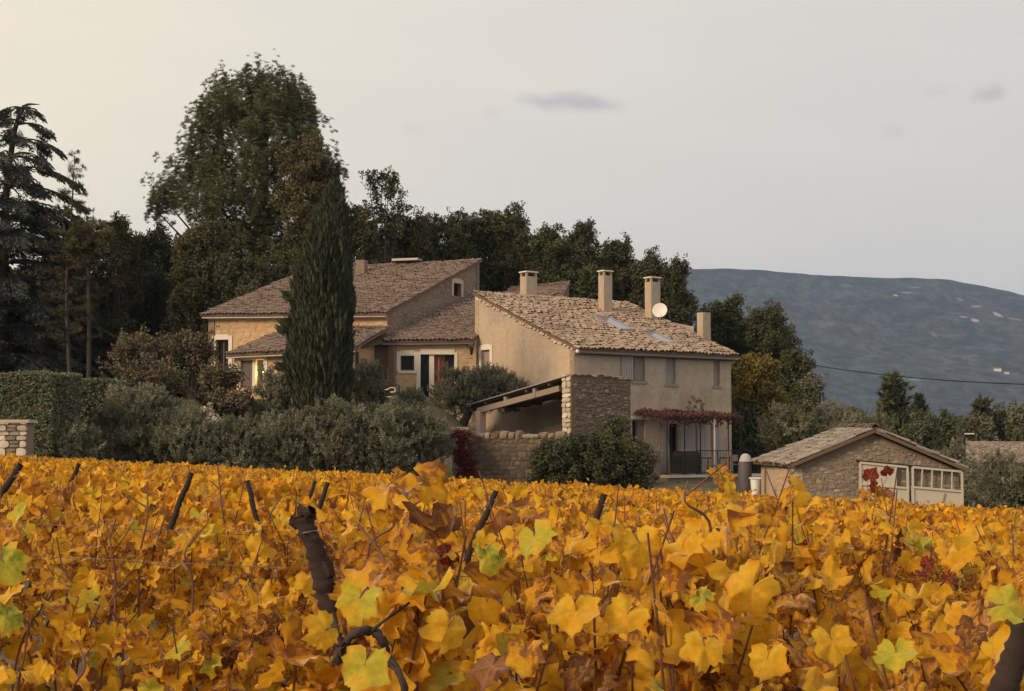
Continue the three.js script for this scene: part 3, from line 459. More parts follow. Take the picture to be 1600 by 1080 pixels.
// ---------------------------------------------------------------- garden wall with rough coping, creeper-clad end pier
{
  const a = P(712, 686, 58.5), b = P(884, 684, 57.5), dir = new V3(b.x - a.x, 0, b.z - a.z), L = dir.length(); dir.normalize(); const n = dir.clone().cross(up), base = groundY(b.x, b.z) - .6, P0 = xz(a, base), H = a.y - base;
  const h = thing('garden_wall', 'low stone garden wall with rough coping below the shed', 'wall', xz(a, base + .6));
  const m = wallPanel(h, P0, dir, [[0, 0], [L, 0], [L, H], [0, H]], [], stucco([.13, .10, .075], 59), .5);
  stones(m, P0, dir, n, L, H, () => true, stoneShaded, { most: 260, course: [.12, .2], len: [.16, .42] });
  for (let x = 0; x < L - .1;) { const k = rr(.22, .42), c = rr(.2, .34); put(h, 'coping_stone', pick(stoneShapes), pick([...stoneGrey, ...stoneBrown]), basis(dir.clone().multiplyScalar(k - .01), up.clone().multiplyScalar(c), n.clone().multiplyScalar(.6), onWall(P0, dir, n, x + k / 2, H + c / 2 - .02, -.24))); x += k; }
  const q = P(718, 672, 58), pr = thing('gate_pier', 'pale stone pier overgrown with red creeper at the wall end', 'pier', new V3(q.x, base + .6, q.z));
  part(pr, 'pier', boxAt(new V3(q.x, (base + q.y) / 2, q.z), .52, q.y - base, .5), stonePale[1]); part(pr, 'cap', boxAt(new V3(q.x, q.y + .05, q.z), .66, .12, .64), stoneGrey[2]);
}
// pale retaining wall glimpsed behind the olive tree
{
  const a = P(683, 648, 72.6), b = P(752, 644, 72.2), dir = new V3(b.x - a.x, 0, b.z - a.z), L = dir.length(); dir.normalize(); const n = dir.clone().cross(up), base = a.y - 2.4, h = thing('retaining_wall', 'pale stone retaining wall behind the olive tree trunk', 'wall', xz(a, base));
  const m = wallPanel(h, xz(a, base), dir, [[0, 0], [L, 0], [L, 2.4], [0, 2.4]], [], MB.gable, .4); stones(m, xz(a, base), dir, n, L, 2.4, () => true, stonePale, { most: 160, course: [.16, .28], len: [.25, .5] });
}
// iron railing at the top of the steps, pale bench back beside it
{
  const o = thing('step_railing', 'black iron handrail at the steps below the stone wing', 'railing', P(622, 632, 70.5));
  part(o, 'handrail', taper([P(600, 603, 70.8), P(610, 602, 70.7), P(622, 602, 70.5), P(625, 604, 70.5)], .025, .025, 6), MB.iron);
  for (const [x, y] of [[606, 603], [624, 604]]) part(o, 'post', taper([P(x, y, 70.6), P(x, 640, 70.6)], .025, .025, 6), MB.iron);
  part(o, 'stair_rail', taper([P(635, 605, 72.6), P(652, 622, 71.6)], .022, .022, 6), MB.iron);
  const s = thing('garden_chair', 'white metal garden chair behind the olive bushes', 'chair', P(608, 625, 70.2)), k = P(608, 612, 70.2);
  part(s, 'backrest', taper([P(597, 611, 70.3), P(604, 609, 70.2), P(611, 606, 70.2), P(617, 607, 70.2), P(617, 612, 70.2), P(610, 613, 70.2)], .025, .025, 6), MB.white);
  part(s, 'seat', boxAt(new V3(k.x, k.y - .25, k.z + .1), .42, .04, .4), MB.white);
  for (const [a, b] of [[-1, -1], [1, -1], [-1, 1], [1, 1]]) part(s, 'leg', boxAt(new V3(k.x + a * .18, k.y - .5, k.z + .1 + b * .17), .03, .5, .03), MB.white);
}
// ---------------------------------------------------------------- terrace, railing, pergola, things on it
{
  const n = Bu.clone().cross(up), t0 = P(1006, 746, 66.2), dir = Bu, dep = 2.6, P0 = BK.clone().addScaledVector(Bu, 0).addScaledVector(n, dep);
  const T = thing('terrace', 'raised paved terrace with pale stone edge along the house', 'terrace', xz(P0.clone().addScaledVector(Bu, 6), terraceY - .8));
  const W0 = xz(P0, 0), y = terraceY, len = BLen + 1.6, u0 = 3.2;
  part(T, 'floor', slab(W0, Bu, n, u0, len, y - 1.6, y - .12, -dep + .02, -.05), MB.rubble);
  for (let i = 0, u = u0; u < len - .2; i++) { const k = Math.min(rr(.8, 1.3), len - u); part(T, 'edge_stone', slab(W0, Bu, n, u + .006, u + k - .006, y - .118 + rr(0, .006), y, -.55, .04), pick(stonePale)); u += k; }
  part(T, 'paving', slab(W0, Bu, n, u0, len, y - .118, y - .012, -dep + .02, -.56), stoneRubble[2]);
  const Ra = thing('terrace_railing', 'thin black iron railing along the terrace edge', 'railing', xz(P0.clone().addScaledVector(Bu, 6), y));
  const at = (u, v, k = -.12) => onWall(W0, Bu, n, u, y + v, k);
  part(Ra, 'top_rail', bar(at(5.0, 1.08), at(len + 1.2, 1.08), .035, .035), MB.iron);
  part(Ra, 'bottom_rail', bar(at(5.0, .12), at(len + 1.2, .12), .025, .025), MB.iron);
  for (let u = 5.0; u < len + 1.2; u += 1.25) part(Ra, 'post', bar(at(u, 0), at(u, 1.08), .04, .04), MB.iron);
  for (let u = 5.15; u < len + 1.1; u += .16) part(Ra, 'baluster', bar(at(u, .12), at(u, 1.07), .012, .012), MB.iron);
  // pergola frame and its creeper
  const pg = thing('pergola', 'slim iron pergola carrying a wine red creeper on the terrace', 'pergola', xz(P0.clone().addScaledVector(Bu, 7), y)), hN = 2.5, hW = 2.75, pu = [3.6, 4.7, 5.7, 6.6, 7.5, 8.3].map(v => v * BLen / 10);
  pu.forEach((u, i) => { part(pg, 'post', bar(at(u, 0, -.3), at(u, hN, -.3), i === 3 ? .07 : .05, .05), i === 3 ? MB.white : MB.iron); part(pg, 'rafter', bar(at(u, hN, -.3), at(u, hW, -dep + .04), .05, .06), MB.iron); });
  part(pg, 'front_beam', bar(at(pu[0], hN + .03, -.3), at(pu[5], hN + .03, -.3), .06, .05), MB.iron);
  for (const k of [.35, .65]) part(pg, 'cross_wire', bar(at(pu[0], mix(hN, hW, k) + .05, mix(-.3, -dep, k)), at(pu[5], mix(hN, hW, k) + .05, mix(-.3, -dep, k)), .03, .03), MB.iron);
  pg.userData.creeper = undefined; delete pg.userData.creeper;
  globalThis.pergolaAt = at; globalThis.pergolaU = [pu[0], pu[5]]; globalThis.pergolaH = [hN, hW, dep];
  // barbecue, table, chair
  const q = at(5.3, 0, -1.2), bb = thing('covered_barbecue', 'black covered barbecue standing on the terrace', 'barbecue', q.clone());
  const cover = new THREE.BoxGeometry(1.2, 1.0, .7, 4, 4, 3), cp = cover.attributes.position; for (let i = 0; i < cp.count; i++) { const v = cp.getY(i), k = v > .3 ? .78 : 1; cp.setX(i, cp.getX(i) * k + .04 * Math.sin(9 * v + i)); cp.setZ(i, cp.getZ(i) * k); } cover.computeVertexNormals();
  part(bb, 'cover', cover.applyMatrix4(basis(Bu, up, n, q.clone().add(new V3(0, .56, 0)))), MB.dark); part(bb, 'handle', bar(q.clone().add(new V3(-.2, 1.1, 0)), q.clone().add(new V3(.2, 1.1, 0)), .05, .05), MB.zinc);
  for (const s of [-1, 1]) part(bb, 'wheel', new THREE.CylinderGeometry(.1, .1, .06, 12).rotateX(Math.PI / 2).applyMatrix4(basis(Bu, up, n, q.clone().addScaledVector(Bu, s * .4).add(new V3(0, .1, 0)).addScaledVector(n, .3))), MB.iron);
  const tq = at(6.9, 0, -1.1), tb = thing('terrace_table', 'dark garden table on the terrace under the pergola', 'table', tq.clone());
  part(tb, 'table_top', boxG(1.5, .05, .8).applyMatrix4(basis(Bu, up, n, tq.clone().add(new V3(0, .74, 0)))), MB.iron); for (const [a, b] of [[-1, -1], [1, -1], [-1, 1], [1, 1]]) part(tb, 'leg', boxG(.05, .71, .05).applyMatrix4(basis(Bu, up, n, tq.clone().add(new V3(0, .36, 0)).addScaledVector(Bu, a * .65).addScaledVector(n, b * .33))), MB.iron);
  [[6.3, -.5, 'nearest to the barbecue'], [7.5, -.5, 'at the far end of the table']].forEach(([u, k, wh]) => { const c0 = at(u, 0, k), ch = thing('terrace_chair', 'grey metal terrace chair ' + wh, 'chair', c0.clone(), 'chairs at the terrace table'), B = (p, w, h, d) => boxG(w, h, d).applyMatrix4(basis(Bu, up, n, c0.clone().addScaledVector(Bu, p[0]).add(new V3(0, p[1], 0)).addScaledVector(n, p[2])));
    part(ch, 'seat', B([0, .45, 0], .42, .04, .42), MB.palesh); part(ch, 'backrest', B([0, .74, .19], .42, .3, .03), MB.palesh); for (const [a, b] of [[-1, -1], [1, -1]]) part(ch, 'leg', B([a * .19, .215, b * .19], .03, .43, .03), MB.zinc); for (const a of [-1, 1]) part(ch, 'leg', B([a * .19, .43, .19], .03, .86, .03), MB.zinc); });
}
// water butt with a pale domed lid and a white tub by the garage
{
  const p = P(1164, 748, 57), b = thing('water_butt', 'dark grey water butt with pale domed lid beside the garage', 'barrel', new V3(p.x, p.y - .7, p.z));
  part(b, 'barrel', new THREE.LatheGeometry([[.001, -.7], [.2, -.7], [.24, -.3], [.25, .2], [.23, .6], [.2, .62], [.001, .62]].map(q => new THREE.Vector2(...q)), 18).translate(p.x, p.y, p.z), mat([.09, .08, .09], .6));
  part(b, 'lid', new THREE.LatheGeometry([[.24, .625], [.22, .72], [.17, .84], [.09, .91], [.001, .93]].map(q => new THREE.Vector2(...q)), 18).translate(p.x + .03, p.y, p.z), mat([.4, .38, .35], .7));
  const q = P(1180, 757, 54), w = thing('plastic_tub', 'white plastic tub with a rim against the garage side', 'tub', new V3(q.x, q.y - .6, q.z));
  part(w, 'tub', (() => { const g = new THREE.CylinderGeometry(.22, .17, .62, 4, 1).rotateY(Math.PI / 4); return g.translate(q.x, q.y - .1, q.z); })(), mat([.75, .76, .76], .5)); part(w, 'rim', boxAt(new V3(q.x, q.y + .22, q.z), .36, .05, .36), mat([.8, .8, .8], .5));
}
// ---------------------------------------------------------------- garage
{
  const d = 50, E0 = P(1235, 726, d), E1 = P(1177, 721, 59.3), R0 = P(1367, 671, d), R1 = P(1313, 670, 59.3), E2 = P(1510, 732, d), E3 = E2.clone().add(R1).sub(R0), base = groundY(11, -50) - .7;
  const h = thing('stone_garage', 'low rubble stone garage with gabled tile roof by the vines', 'garage', new V3((E0.x + E2.x) / 2, base + .5, -50.3));
  const zf = -50.25, A = new V3(E0.x + .08, base, zf), Bq = new V3(E2.x - .17, base, zf), dx = new V3(1, 0, 0), L = Bq.x - A.x, hit2 = (px, py) => hit(px, py, A, new V3(0, 0, 1)), eL = E0.y - base - .14, eR = E2.y - base - .08, uR = R0.x - A.x, hR = R0.y - base - .14;
  const n = new V3(0, 0, 1), top = u => u < uR ? mix(eL, hR, u / uR) : mix(hR, eR, (u - uR) / (L - uR));
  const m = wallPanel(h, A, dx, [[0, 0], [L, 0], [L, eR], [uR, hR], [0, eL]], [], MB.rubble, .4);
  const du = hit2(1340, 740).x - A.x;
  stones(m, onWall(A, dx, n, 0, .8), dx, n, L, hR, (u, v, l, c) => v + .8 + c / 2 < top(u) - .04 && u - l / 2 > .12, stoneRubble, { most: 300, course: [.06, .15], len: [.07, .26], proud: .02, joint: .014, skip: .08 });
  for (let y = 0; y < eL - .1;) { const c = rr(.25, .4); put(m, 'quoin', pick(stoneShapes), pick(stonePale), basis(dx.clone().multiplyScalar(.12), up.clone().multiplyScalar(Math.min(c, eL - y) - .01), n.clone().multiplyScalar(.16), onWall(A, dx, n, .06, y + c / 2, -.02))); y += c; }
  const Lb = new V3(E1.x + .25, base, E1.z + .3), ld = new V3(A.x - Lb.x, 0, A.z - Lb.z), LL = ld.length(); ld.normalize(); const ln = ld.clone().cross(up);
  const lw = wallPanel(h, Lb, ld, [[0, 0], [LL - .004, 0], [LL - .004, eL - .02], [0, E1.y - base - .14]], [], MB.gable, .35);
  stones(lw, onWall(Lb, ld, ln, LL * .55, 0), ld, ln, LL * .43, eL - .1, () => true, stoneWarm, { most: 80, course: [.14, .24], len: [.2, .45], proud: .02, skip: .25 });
  const rb = new V3(E3.x - .2, base, E3.z), rd = new V3(rb.x - Bq.x, 0, rb.z - Bq.z), RL = rd.length(); rd.normalize(); wallPanel(h, Bq, rd, [[.004, 0], [RL, 0], [RL, eR], [.004, eR]], [], MB.rubble, .35);
  const bd = new V3(Lb.x - rb.x, 0, Lb.z - rb.z), BLn = bd.length(); bd.normalize(); wallPanel(h, rb, bd, [[.2, 0], [BLn - .2, 0], [BLn - .2, eL - .2], [BLn * .5, hR - .1], [.2, eR - .2]], [], MB.rubble, .35);
  tileRoof(h, [E1, E0, R0, R1], 'grey', { most: 300, rough: 1.25 }); tileRoof(h, [E2, E3, R1.clone().add(new V3(.02, 0, 0)), R0.clone().add(new V3(.02, 0, 0))], 'grey', { most: 150, rough: 1.5 });
  for (let i = 0; i < 24; i++) { const p = R0.clone().lerp(R1, (i + .3) / 24), z = R1.clone().sub(R0).normalize(), x = z.clone().cross(up).normalize().negate(), y = z.clone().cross(x).normalize(); if (y.y < 0) y.negate(); put(h, 'ridge_tile', pick(tileShapes), pick(tileMats.grey), basis(x.multiplyScalar(1.3), y.multiplyScalar(1.2), z, p.add(new V3(0, .05 + rr(0, .02), 0)))); }
  for (const [p, q] of [[E0, R0], [R0, E2]]) part(h, 'verge_board', bar(p.clone().add(new V3(0, -.08, .02)), q.clone().add(new V3(0, -.07, .0)), .07, .05), MB.wood);
  // two sliding door leaves hung in front of the wall, dropped a little to the right
  const zd = zf + .16, at = (px, py, k = 0) => hit(px, py, new V3(0, 0, zd + k), n), dn = (p, y = base + .1) => new V3(p.x, y, p.z);
  const leaf = (tl, tr, ml, mr, name) => {
    const o = part(h, 'sliding_door', join([bar(tl, tr, .07, .06), bar(dn(tl), tl, .07, .055), bar(dn(tr), tr, .07, .055), bar(ml, mr, .07, .058), bar(dn(tl, base + .15), dn(tr, base + .15), .1, .056)]), MB.paint);
    const g = new THREE.BufferGeometry(), c = [dn(ml), dn(mr), mr, ml].flatMap(p => [p.x, p.y, p.z - .02]); g.setAttribute('position', new THREE.Float32BufferAttribute(c, 3)); g.setAttribute('uv', new THREE.Float32BufferAttribute([0, 0, 1, 0, 1, 1, 0, 1], 2)); g.setIndex([0, 1, 2, 0, 2, 3]); g.computeVertexNormals(); part(o, 'lower_panel', g, MB.paint);
    part(o, 'brace', bar(dn(tl, base + .2).add(new V3(.5, 0, .01)), mr.clone().add(new V3(-.55, -.05, .01)), .03, .03), MB.zinc); return o;
  };
  const quad = (a, b, c, d, dz) => { const g = new THREE.BufferGeometry(); g.setAttribute('position', new THREE.Float32BufferAttribute([a, b, c, d].flatMap(p => [p.x, p.y, p.z + dz]), 3)); g.setIndex([0, 1, 2, 0, 2, 3]); g.computeVertexNormals(); return g; };
  { const tl = at(1344, 723), tr = at(1418, 730), ml = at(1342, 756), mr = at(1418, 763), o = leaf(tl, tr, ml, mr), s = .76, tm = tl.clone().lerp(tr, s), mm = ml.clone().lerp(mr, s); part(o, 'upper_panel', quad(ml, mm, tm, tl, -.02), MB.paint); part(o, 'muntin', bar(mm, tm, .05, .05), MB.paint); part(o, 'pane', quad(mm, mr, tr, tm, -.015), MB.pane); }
  { const tl = at(1426, 730), tr = at(1503, 737), ml = at(1424, 761), mr = at(1503, 768), o = leaf(tl, tr, ml, mr); for (let i = 0; i < 5; i++) { const a = i / 5, b = (i + 1) / 5, p = (x, y, k) => x.clone().lerp(y, k); if (i) part(o, 'muntin', bar(p(ml, mr, a), p(tl, tr, a), .035, .045), MB.paint); part(o, 'pane', quad(p(ml, mr, a), p(ml, mr, b), p(tl, tr, b), p(tl, tr, a), -.015), MB.pane); } }
  part(h, 'door_track', bar(at(1338, 720, -.05), at(1506, 736, -.05), .06, .08), MB.iron);
}
// tiled roof and lamp of the neighbouring house
{
  const c = [P(1478, 722, 86), P(1660, 724, 90), P(1655, 693, 97), P(1513, 691, 93)], h = thing('neighbour_house', 'low tiled house half hidden behind the grey shrubs', 'house', xz(c[0].clone().lerp(c[1], .5), -2.6));
  block(h, c, -3.2, { all: MB.gable }); tileRoof(h, grow(c, .02, .02, .03, .01), 'ochre', { most: 200 });
  const p = P(1508, 690, 80), l = thing('street_lamp', 'dark lamp post with flat pale head above the neighbour roof', 'lamp post', new V3(p.x, groundY(p.x, p.z), p.z));
  part(l, 'post', taper([new V3(p.x, groundY(p.x, p.z), p.z), P(1505, 694, 80), P(1506, 685, 80), P(1509, 681, 80)], .14, .1, 8), MB.iron);
  part(l, 'arm', bar(P(1507, 682, 80), P(1522, 677.5, 80), .12, .12), MB.iron); part(l, 'lamp_head', boxAt(P(1515, 678, 79.9), .42, .06, .3), MB.white);
}
// stone pillar at the end of the vines
{
  const p = P(27, 660, 51.5), base = groundY(p.x, p.z) - .3, H = p.y - base, h = thing('stone_pillar', 'squat stone gate pillar with flat capstone before the clipped hedge', 'pillar', new V3(p.x, base + .3, p.z));
  const c = part(h, 'core', boxAt(new V3(p.x, base + H / 2, p.z), .88, H, .8), MB.rubble), P0 = new V3(p.x - .46, base, p.z + .41), n = new V3(0, 0, 1);
  for (let y = 0, i = 0; y < H - .06; i++) { const k = Math.min(rr(.14, .3), H - y), e = .24 + (i % 2) * .1; [[0, e], [e, .92 - (.58 - e)], [.92 - (.58 - e), .92]].forEach(([a, b]) => { const hh = k - .02, mid = a > .1 && b < .9; if (mid && k > .2) { for (const q of [.25, .75]) put(h, 'stone', pick(stoneShapes), pick(stoneRubble), basis(new V3(b - a - .02, 0, 0), new V3(0, hh / 2 - .01, 0), new V3(0, 0, .14), new V3(P0.x + (a + b) / 2, base + y + k * q, P0.z))); } else put(h, 'stone', pick(stoneShapes), pick(mid ? stoneRubble : stonePale), basis(new V3(b - a - .02, 0, 0), new V3(0, hh, 0), new V3(0, 0, .16), new V3(P0.x + (a + b) / 2, base + y + k / 2, P0.z))); }); y += k; }
  part(h, 'capstone', boxAt(new V3(p.x, p.y + .03, p.z), 1.06, .1, 1.0), stonePale[1]);
}
// heap of field stones on the bank, each stone its own
{
  const b = P(325, 660, 63), h = thing('stone_heap', 'heap of pale field stones on the bank under the bare shrubs', 'stone heap', b.clone());
  for (let i = 0; i < 110; i++) { const a = rr(0, 6.28), q = Math.sqrt(R()), y = (1 - q) * rr(.4, 1) * .95, k = rr(.1, .2); put(h, 'stone', pick(stoneShapes), pick([...stonePale, ...stoneRubble]), new THREE.Matrix4().compose(new V3(b.x + Math.cos(a) * q * .72, b.y + y - .1, b.z + Math.sin(a) * q * .6 + .2), new THREE.Quaternion().setFromEuler(new THREE.Euler(rr(0, 3), rr(0, 3), rr(0, 3))), new V3(k * 1.3, k, k))); }
}
// overhead cable between two poles
{
  const a = P(1195, 556, 100), b = P(1760, 603, 62), pts = []; for (let i = 0; i <= 10; i++) { const t = i / 10; pts.push(a.clone().lerp(b, t).add(new V3(0, -1.1 * 4 * t * (1 - t) * .45, 0))); }
  solo('overhead_cable', taper(pts, .028, .028, 5, 30), MB.iron, 'dark overhead cable crossing in front of the wooded hill', 'cable');
  [[a, 'wooden cable pole hidden among the dark trees'], [b, 'wooden cable pole past the garage beyond the frame']].forEach(([p, l]) => { const y = groundY(p.x, p.z) - .3, o = thing('cable_pole', l, 'pole', new V3(p.x, y, p.z), 'cable poles'); part(o, 'pole', taper([new V3(p.x, y, p.z), new V3(p.x, p.y + .4, p.z)], .14, .09, 8), MB.wood); part(o, 'insulator', new THREE.CylinderGeometry(.05, .06, .14, 8).translate(p.x, p.y + .07 - .02, p.z + .1), MB.dark); });
}
// ---------------------------------------------------------------- foliage
function leafSet(list) {           // list of quads/blades: each {p, d (long axis), w (side axis), n?}; a folded diamond of two faces
  const pos = [], nor = [];
  for (const { p, d, w } of list) { const a = p, t = p.clone().add(d), m = p.clone().addScaledVector(d, .45), l = m.clone().add(w), r = m.clone().sub(w); const n = d.clone().cross(w).normalize(); for (const q of [a, r, t, a, t, l]) { pos.push(q.x, q.y, q.z); nor.push(n.x, n.y, n.z); } }
  const g = new THREE.BufferGeometry(); g.setAttribute('position', new THREE.Float32BufferAttribute(pos, 3)); g.setAttribute('normal', new THREE.Float32BufferAttribute(nor, 3)); g.setAttribute('uv', new THREE.Float32BufferAttribute(new Float32Array(pos.length / 3 * 2), 2)); return g;
}
const rdir = () => { let v; do v = new V3(rr(-1, 1), rr(-1, 1), rr(-1, 1)); while (v.lengthSq() > 1 || v.lengthSq() < .02); return v.normalize(); };
R = rngOf(501);
const side = d => d.clone().cross(rdir()).normalize();
const leafKinds = {
  broad: leafSet(Array.from({ length: 16 }, () => { const d = rdir().add(new V3(0, .25, 0)).normalize(), L = rr(.26, .42); return { p: rdir().multiplyScalar(rr(.1, .55)), d: d.clone().multiplyScalar(L), w: side(d).multiplyScalar(L * .34) }; })),
  needle: leafSet(Array.from({ length: 22 }, () => { const d = rdir(); d.y = Math.abs(d.y) * .9 + .15; d.normalize(); const L = rr(.6, 1); return { p: d.clone().multiplyScalar(.06), d: d.clone().multiplyScalar(L), w: side(d).multiplyScalar(.045) }; })),
  olive: leafSet(Array.from({ length: 16 }, (_, i) => { const y = i / 16 * .8, a = i * 2.4, d = new V3(Math.cos(a) * .6, .75, Math.sin(a) * .6).normalize(), L = rr(.28, .38); return { p: new V3(0, y, 0), d: d.multiplyScalar(L), w: side(d).multiplyScalar(.055) }; })),
  spray: leafSet(Array.from({ length: 12 }, () => { const d = new V3(rr(-.28, .28), 1, rr(-.28, .28)).normalize(), L = rr(.6, 1); return { p: new V3(rr(-.16, .16), rr(-.1, .2), rr(-.16, .16)), d: d.multiplyScalar(L), w: side(d).multiplyScalar(.08) }; })),
  cedar: leafSet(Array.from({ length: 20 }, (_, i) => { const a = rr(-1.2, 1.2), x = rr(0, .9), d = new V3(Math.cos(a) * .5 + .3, rr(-.25, .15), Math.sin(a)).normalize(), L = rr(.2, .38); return { p: new V3(x, -.12 * x * x, rr(-.22, .22) * (1 - .5 * x)), d: d.multiplyScalar(L), w: side(d).multiplyScalar(.05) }; })),
};
const leafMat = mat([1, 1, 1], .85);
const barkM = { dark: mat([.05, .04, .032], .95), grey: mat([.10, .082, .066], .95), pine: mat([.075, .05, .036], .95) };
const qUp = (dir, twist) => new THREE.Quaternion().setFromUnitVectors(up, dir).multiply(new THREE.Quaternion().setFromAxisAngle(up, twist));
// fill rounded lobes with leaf clumps gathered in twigs, so that gaps and an uneven outline remain
function fill(lobes, o) {
  const { cluster = .7, per = 9, density = 1, size = .42, cols, upward = .35, jitter = .3, tall = 1, spikes = .12, lift = 0 } = o, out = [];
  for (const { c, r } of lobes) {
    const area = 4 * Math.PI * Math.pow((Math.pow(r.x * r.y, 1.6) + Math.pow(r.x * r.z, 1.6) + Math.pow(r.y * r.z, 1.6)) / 3, 1 / 1.6), nC = Math.max(6, Math.round(area / (cluster * cluster) * .95 * density)), lobeK = rr(.8, 1.2);
    for (let i = 0; i < nC; i++) {
      const u = rdir(), q = Math.pow(R(), .3) * (1 + (R() < spikes ? rr(0, jitter) : 0)), cc = new V3(c.x + u.x * r.x * q, c.y + u.y * r.y * q + (q > 1 ? lift * R() : 0), c.z + u.z * r.z * q), k = cluster * rr(.6, 1.15), tone = pick(cols), b = rr(.75, 1.25) * lobeK;
      for (let j = 0; j < per; j++) { const e = new V3(gauss(), gauss() * .8 * tall, gauss()).multiplyScalar(k * .55), dir = u.clone().multiplyScalar(.8).add(rdir().multiplyScalar(.8)).add(new V3(0, upward * 2, 0)).normalize(), v = b * rr(.85, 1.15); out.push({ p: cc.clone().add(e), q: qUp(dir, rr(0, 6.28)), s: size * rr(.7, 1.25), c: [tone[0] * v, tone[1] * v, tone[2] * v] }); }
    }
  }
  return out;
}
const G = {   // foliage colours
  oak: [[.078, .082, .03], [.066, .074, .029], [.09, .088, .032]], evergreen: [[.064, .07, .03], [.055, .062, .028], [.076, .078, .032]], pine: [[.105, .11, .042], [.092, .10, .04], [.118, .117, .045]], brown: [[.115, .09, .036], [.10, .084, .034], [.09, .082, .032]],
  olive: [[.15, .152, .096], [.13, .136, .084], [.17, .168, .115], [.11, .116, .068]], cypress: [[.045, .054, .025], [.055, .062, .027], [.037, .046, .023]], cedar: [[.050, .058, .047], [.042, .05, .042], [.06, .068, .056]], hedge: [[.165, .18, .105], [.15, .165, .096], [.18, .192, .115]],
  lime: [[.15, .155, .03], [.12, .13, .03], [.10, .12, .035]], yellow: [[.20, .145, .022], [.15, .12, .026], [.105, .10, .03], [.23, .155, .02]], grey: [[.155, .15, .10], [.135, .134, .086], [.175, .165, .115]], bare: [[.16, .125, .066], [.135, .108, .058], [.18, .142, .082]], green: [[.075, .088, .03], [.062, .078, .03], [.09, .098, .036]], creeper: [[.12, .038, .036], [.095, .034, .034], [.14, .05, .04], [.075, .03, .028]],
};
function trunkTo(o, base, lobes, r0, m, bend = .3) {
  const cx = lobes.reduce((a, l) => a.add(l.c), new V3()).multiplyScalar(1 / lobes.length), top = cx.clone().lerp(base, .15), mid = base.clone().lerp(top, .5).add(new V3(rr(-bend, bend), 0, rr(-bend, bend)));
  const g = [taper([base.clone().add(new V3(0, -.4, 0)), mid, top], r0, r0 * .4, 8, 10, .08)];
  for (const l of lobes) { const s = base.clone().lerp(top, rr(.35, .9)); g.push(taper([s, s.clone().lerp(l.c, .5).add(new V3(0, rr(-.2, .5), 0)), l.c], r0 * .32, r0 * .06, 5, 6)); }
  return part(o, 'trunk', join(g), m);
}
// a tree whose crown spans px±half between top and bottom at depth d
function tree(name, label, category, o) {
  const { px, top, bottom, half, d, kind = 'broad', cols, group, n = 11, size = .42, density = 1, bark = barkM.dark, cluster = .75, per = 9, lobe = [.36, .55], base, shape = 'round', trunk = .22, upward = .3, lean = 0, tall = 1 } = o;
  const T = P(px, top, d), B = P(px, bottom, d), rx = half / FOC * d, ry = (T.y - B.y) / 2, rz = Math.min(rx, ry * 1.4) * .9, c = T.clone().lerp(B, .5), lobes = [];
  const b = base || new V3(c.x + lean, groundY(c.x, c.z), c.z), t = thing(name, label, category, b.clone(), group);
  for (let i = 0; i < n; i++) {
    const y = 1 - 2 * (i + .5) / n, a = i * 2.4 + rr(0, .8), w = shape === 'cone' ? (1 - y) / 2 * 1.0 + .05 : shape === 'dome' ? Math.sqrt(Math.max(0.05, 1 - Math.max(0, y) ** 2)) : Math.sqrt(1 - y * y);
    const k = rr(...lobe), l = new V3(rx * k * (shape === 'cone' ? .3 + .8 * w : 1), Math.min(ry * k, rx * k * 1.1 + .3), rz * k * (shape === 'cone' ? .3 + .8 * w : 1)), q = 1 - k * .85;
    lobes.push({ c: new V3(c.x + Math.cos(a) * rx * w * q * rr(.75, 1.05), Math.min(T.y - l.y * .9, c.y + y * ry * (1 - k * .35)), c.z + Math.sin(a) * rz * w * q), r: l });
  }
  lobes.push({ c: new V3(c.x + rr(-.1, .1) * rx, T.y - ry * .3, c.z), r: new V3(rx * .35, ry * .28, rz * .35) });
  trunkTo(t, b, lobes, trunk, bark);
  instances(t, 'crown', leafKinds[kind], leafMat, fill(lobes, { cluster, per, density, size, cols: cols, upward, tall }), 'stuff');
  return t;
}
R = rngOf(77);
// great pine, its lobes where the boughs are
{
  const D = 92, L = [[408, 134, 30, 30], [440, 156, 36, 46], [468, 165, 26, 36], [375, 150, 42, 36], [345, 172, 40, 34], [395, 180, 60, 50], [325, 195, 36, 34], [325, 225, 44, 36], [420, 215, 62, 58], [470, 200, 36, 44], [300, 270, 50, 34], [280, 300, 48, 26], [255, 315, 26, 18], [360, 275, 62, 48], [430, 290, 66, 56], [485, 260, 42, 52], [515, 290, 30, 42], [320, 320, 48, 26], [380, 345, 72, 46], [450, 365, 70, 52], [505, 345, 42, 46], [340, 385, 60, 44], [410, 420, 80, 46], [240, 330, 14, 20]];
  const b = P(405, 560, D); b.y = groundY(b.x, b.z); const t = thing('pine_tree', 'tallest pine with broad open crown rising behind the farmhouse', 'pine tree', b.clone());
  const lobes = L.map(([x, y, w, h], i) => ({ c: P(x, y, D + rr(-2.4, 2.4)), r: new V3(w / FOC * D * .92, h / FOC * D * .92, (w + h) / 2 / FOC * D * .95) }));
  const g = [taper([b.clone().add(new V3(0, -.5, 0)), P(405, 420, D), P(415, 260, D), P(410, 150, D)], .45, .08, 9, 16, .06)];
  lobes.forEach((l, i) => { const [x, y] = L[i], s = P(408, Math.min(470, y + 60 + Math.abs(x - 408) * .55), D); g.push(taper([s, s.clone().lerp(l.c, .55).add(new V3(0, -.3, 0)), l.c.clone().add(new V3(0, .2, 0))], .13, .03, 5, 7)); });
  part(t, 'trunk', join(g), barkM.pine);
  instances(t, 'crown', leafKinds.needle, leafMat, fill(lobes, { cluster: .42, per: 8, density: .92, size: .23, cols: G.pine, upward: .9, jitter: .4, tall: 2.6, spikes: .3, lift: .7 }), 'stuff');
}
const wood = 'trees of the dark wood behind the houses';
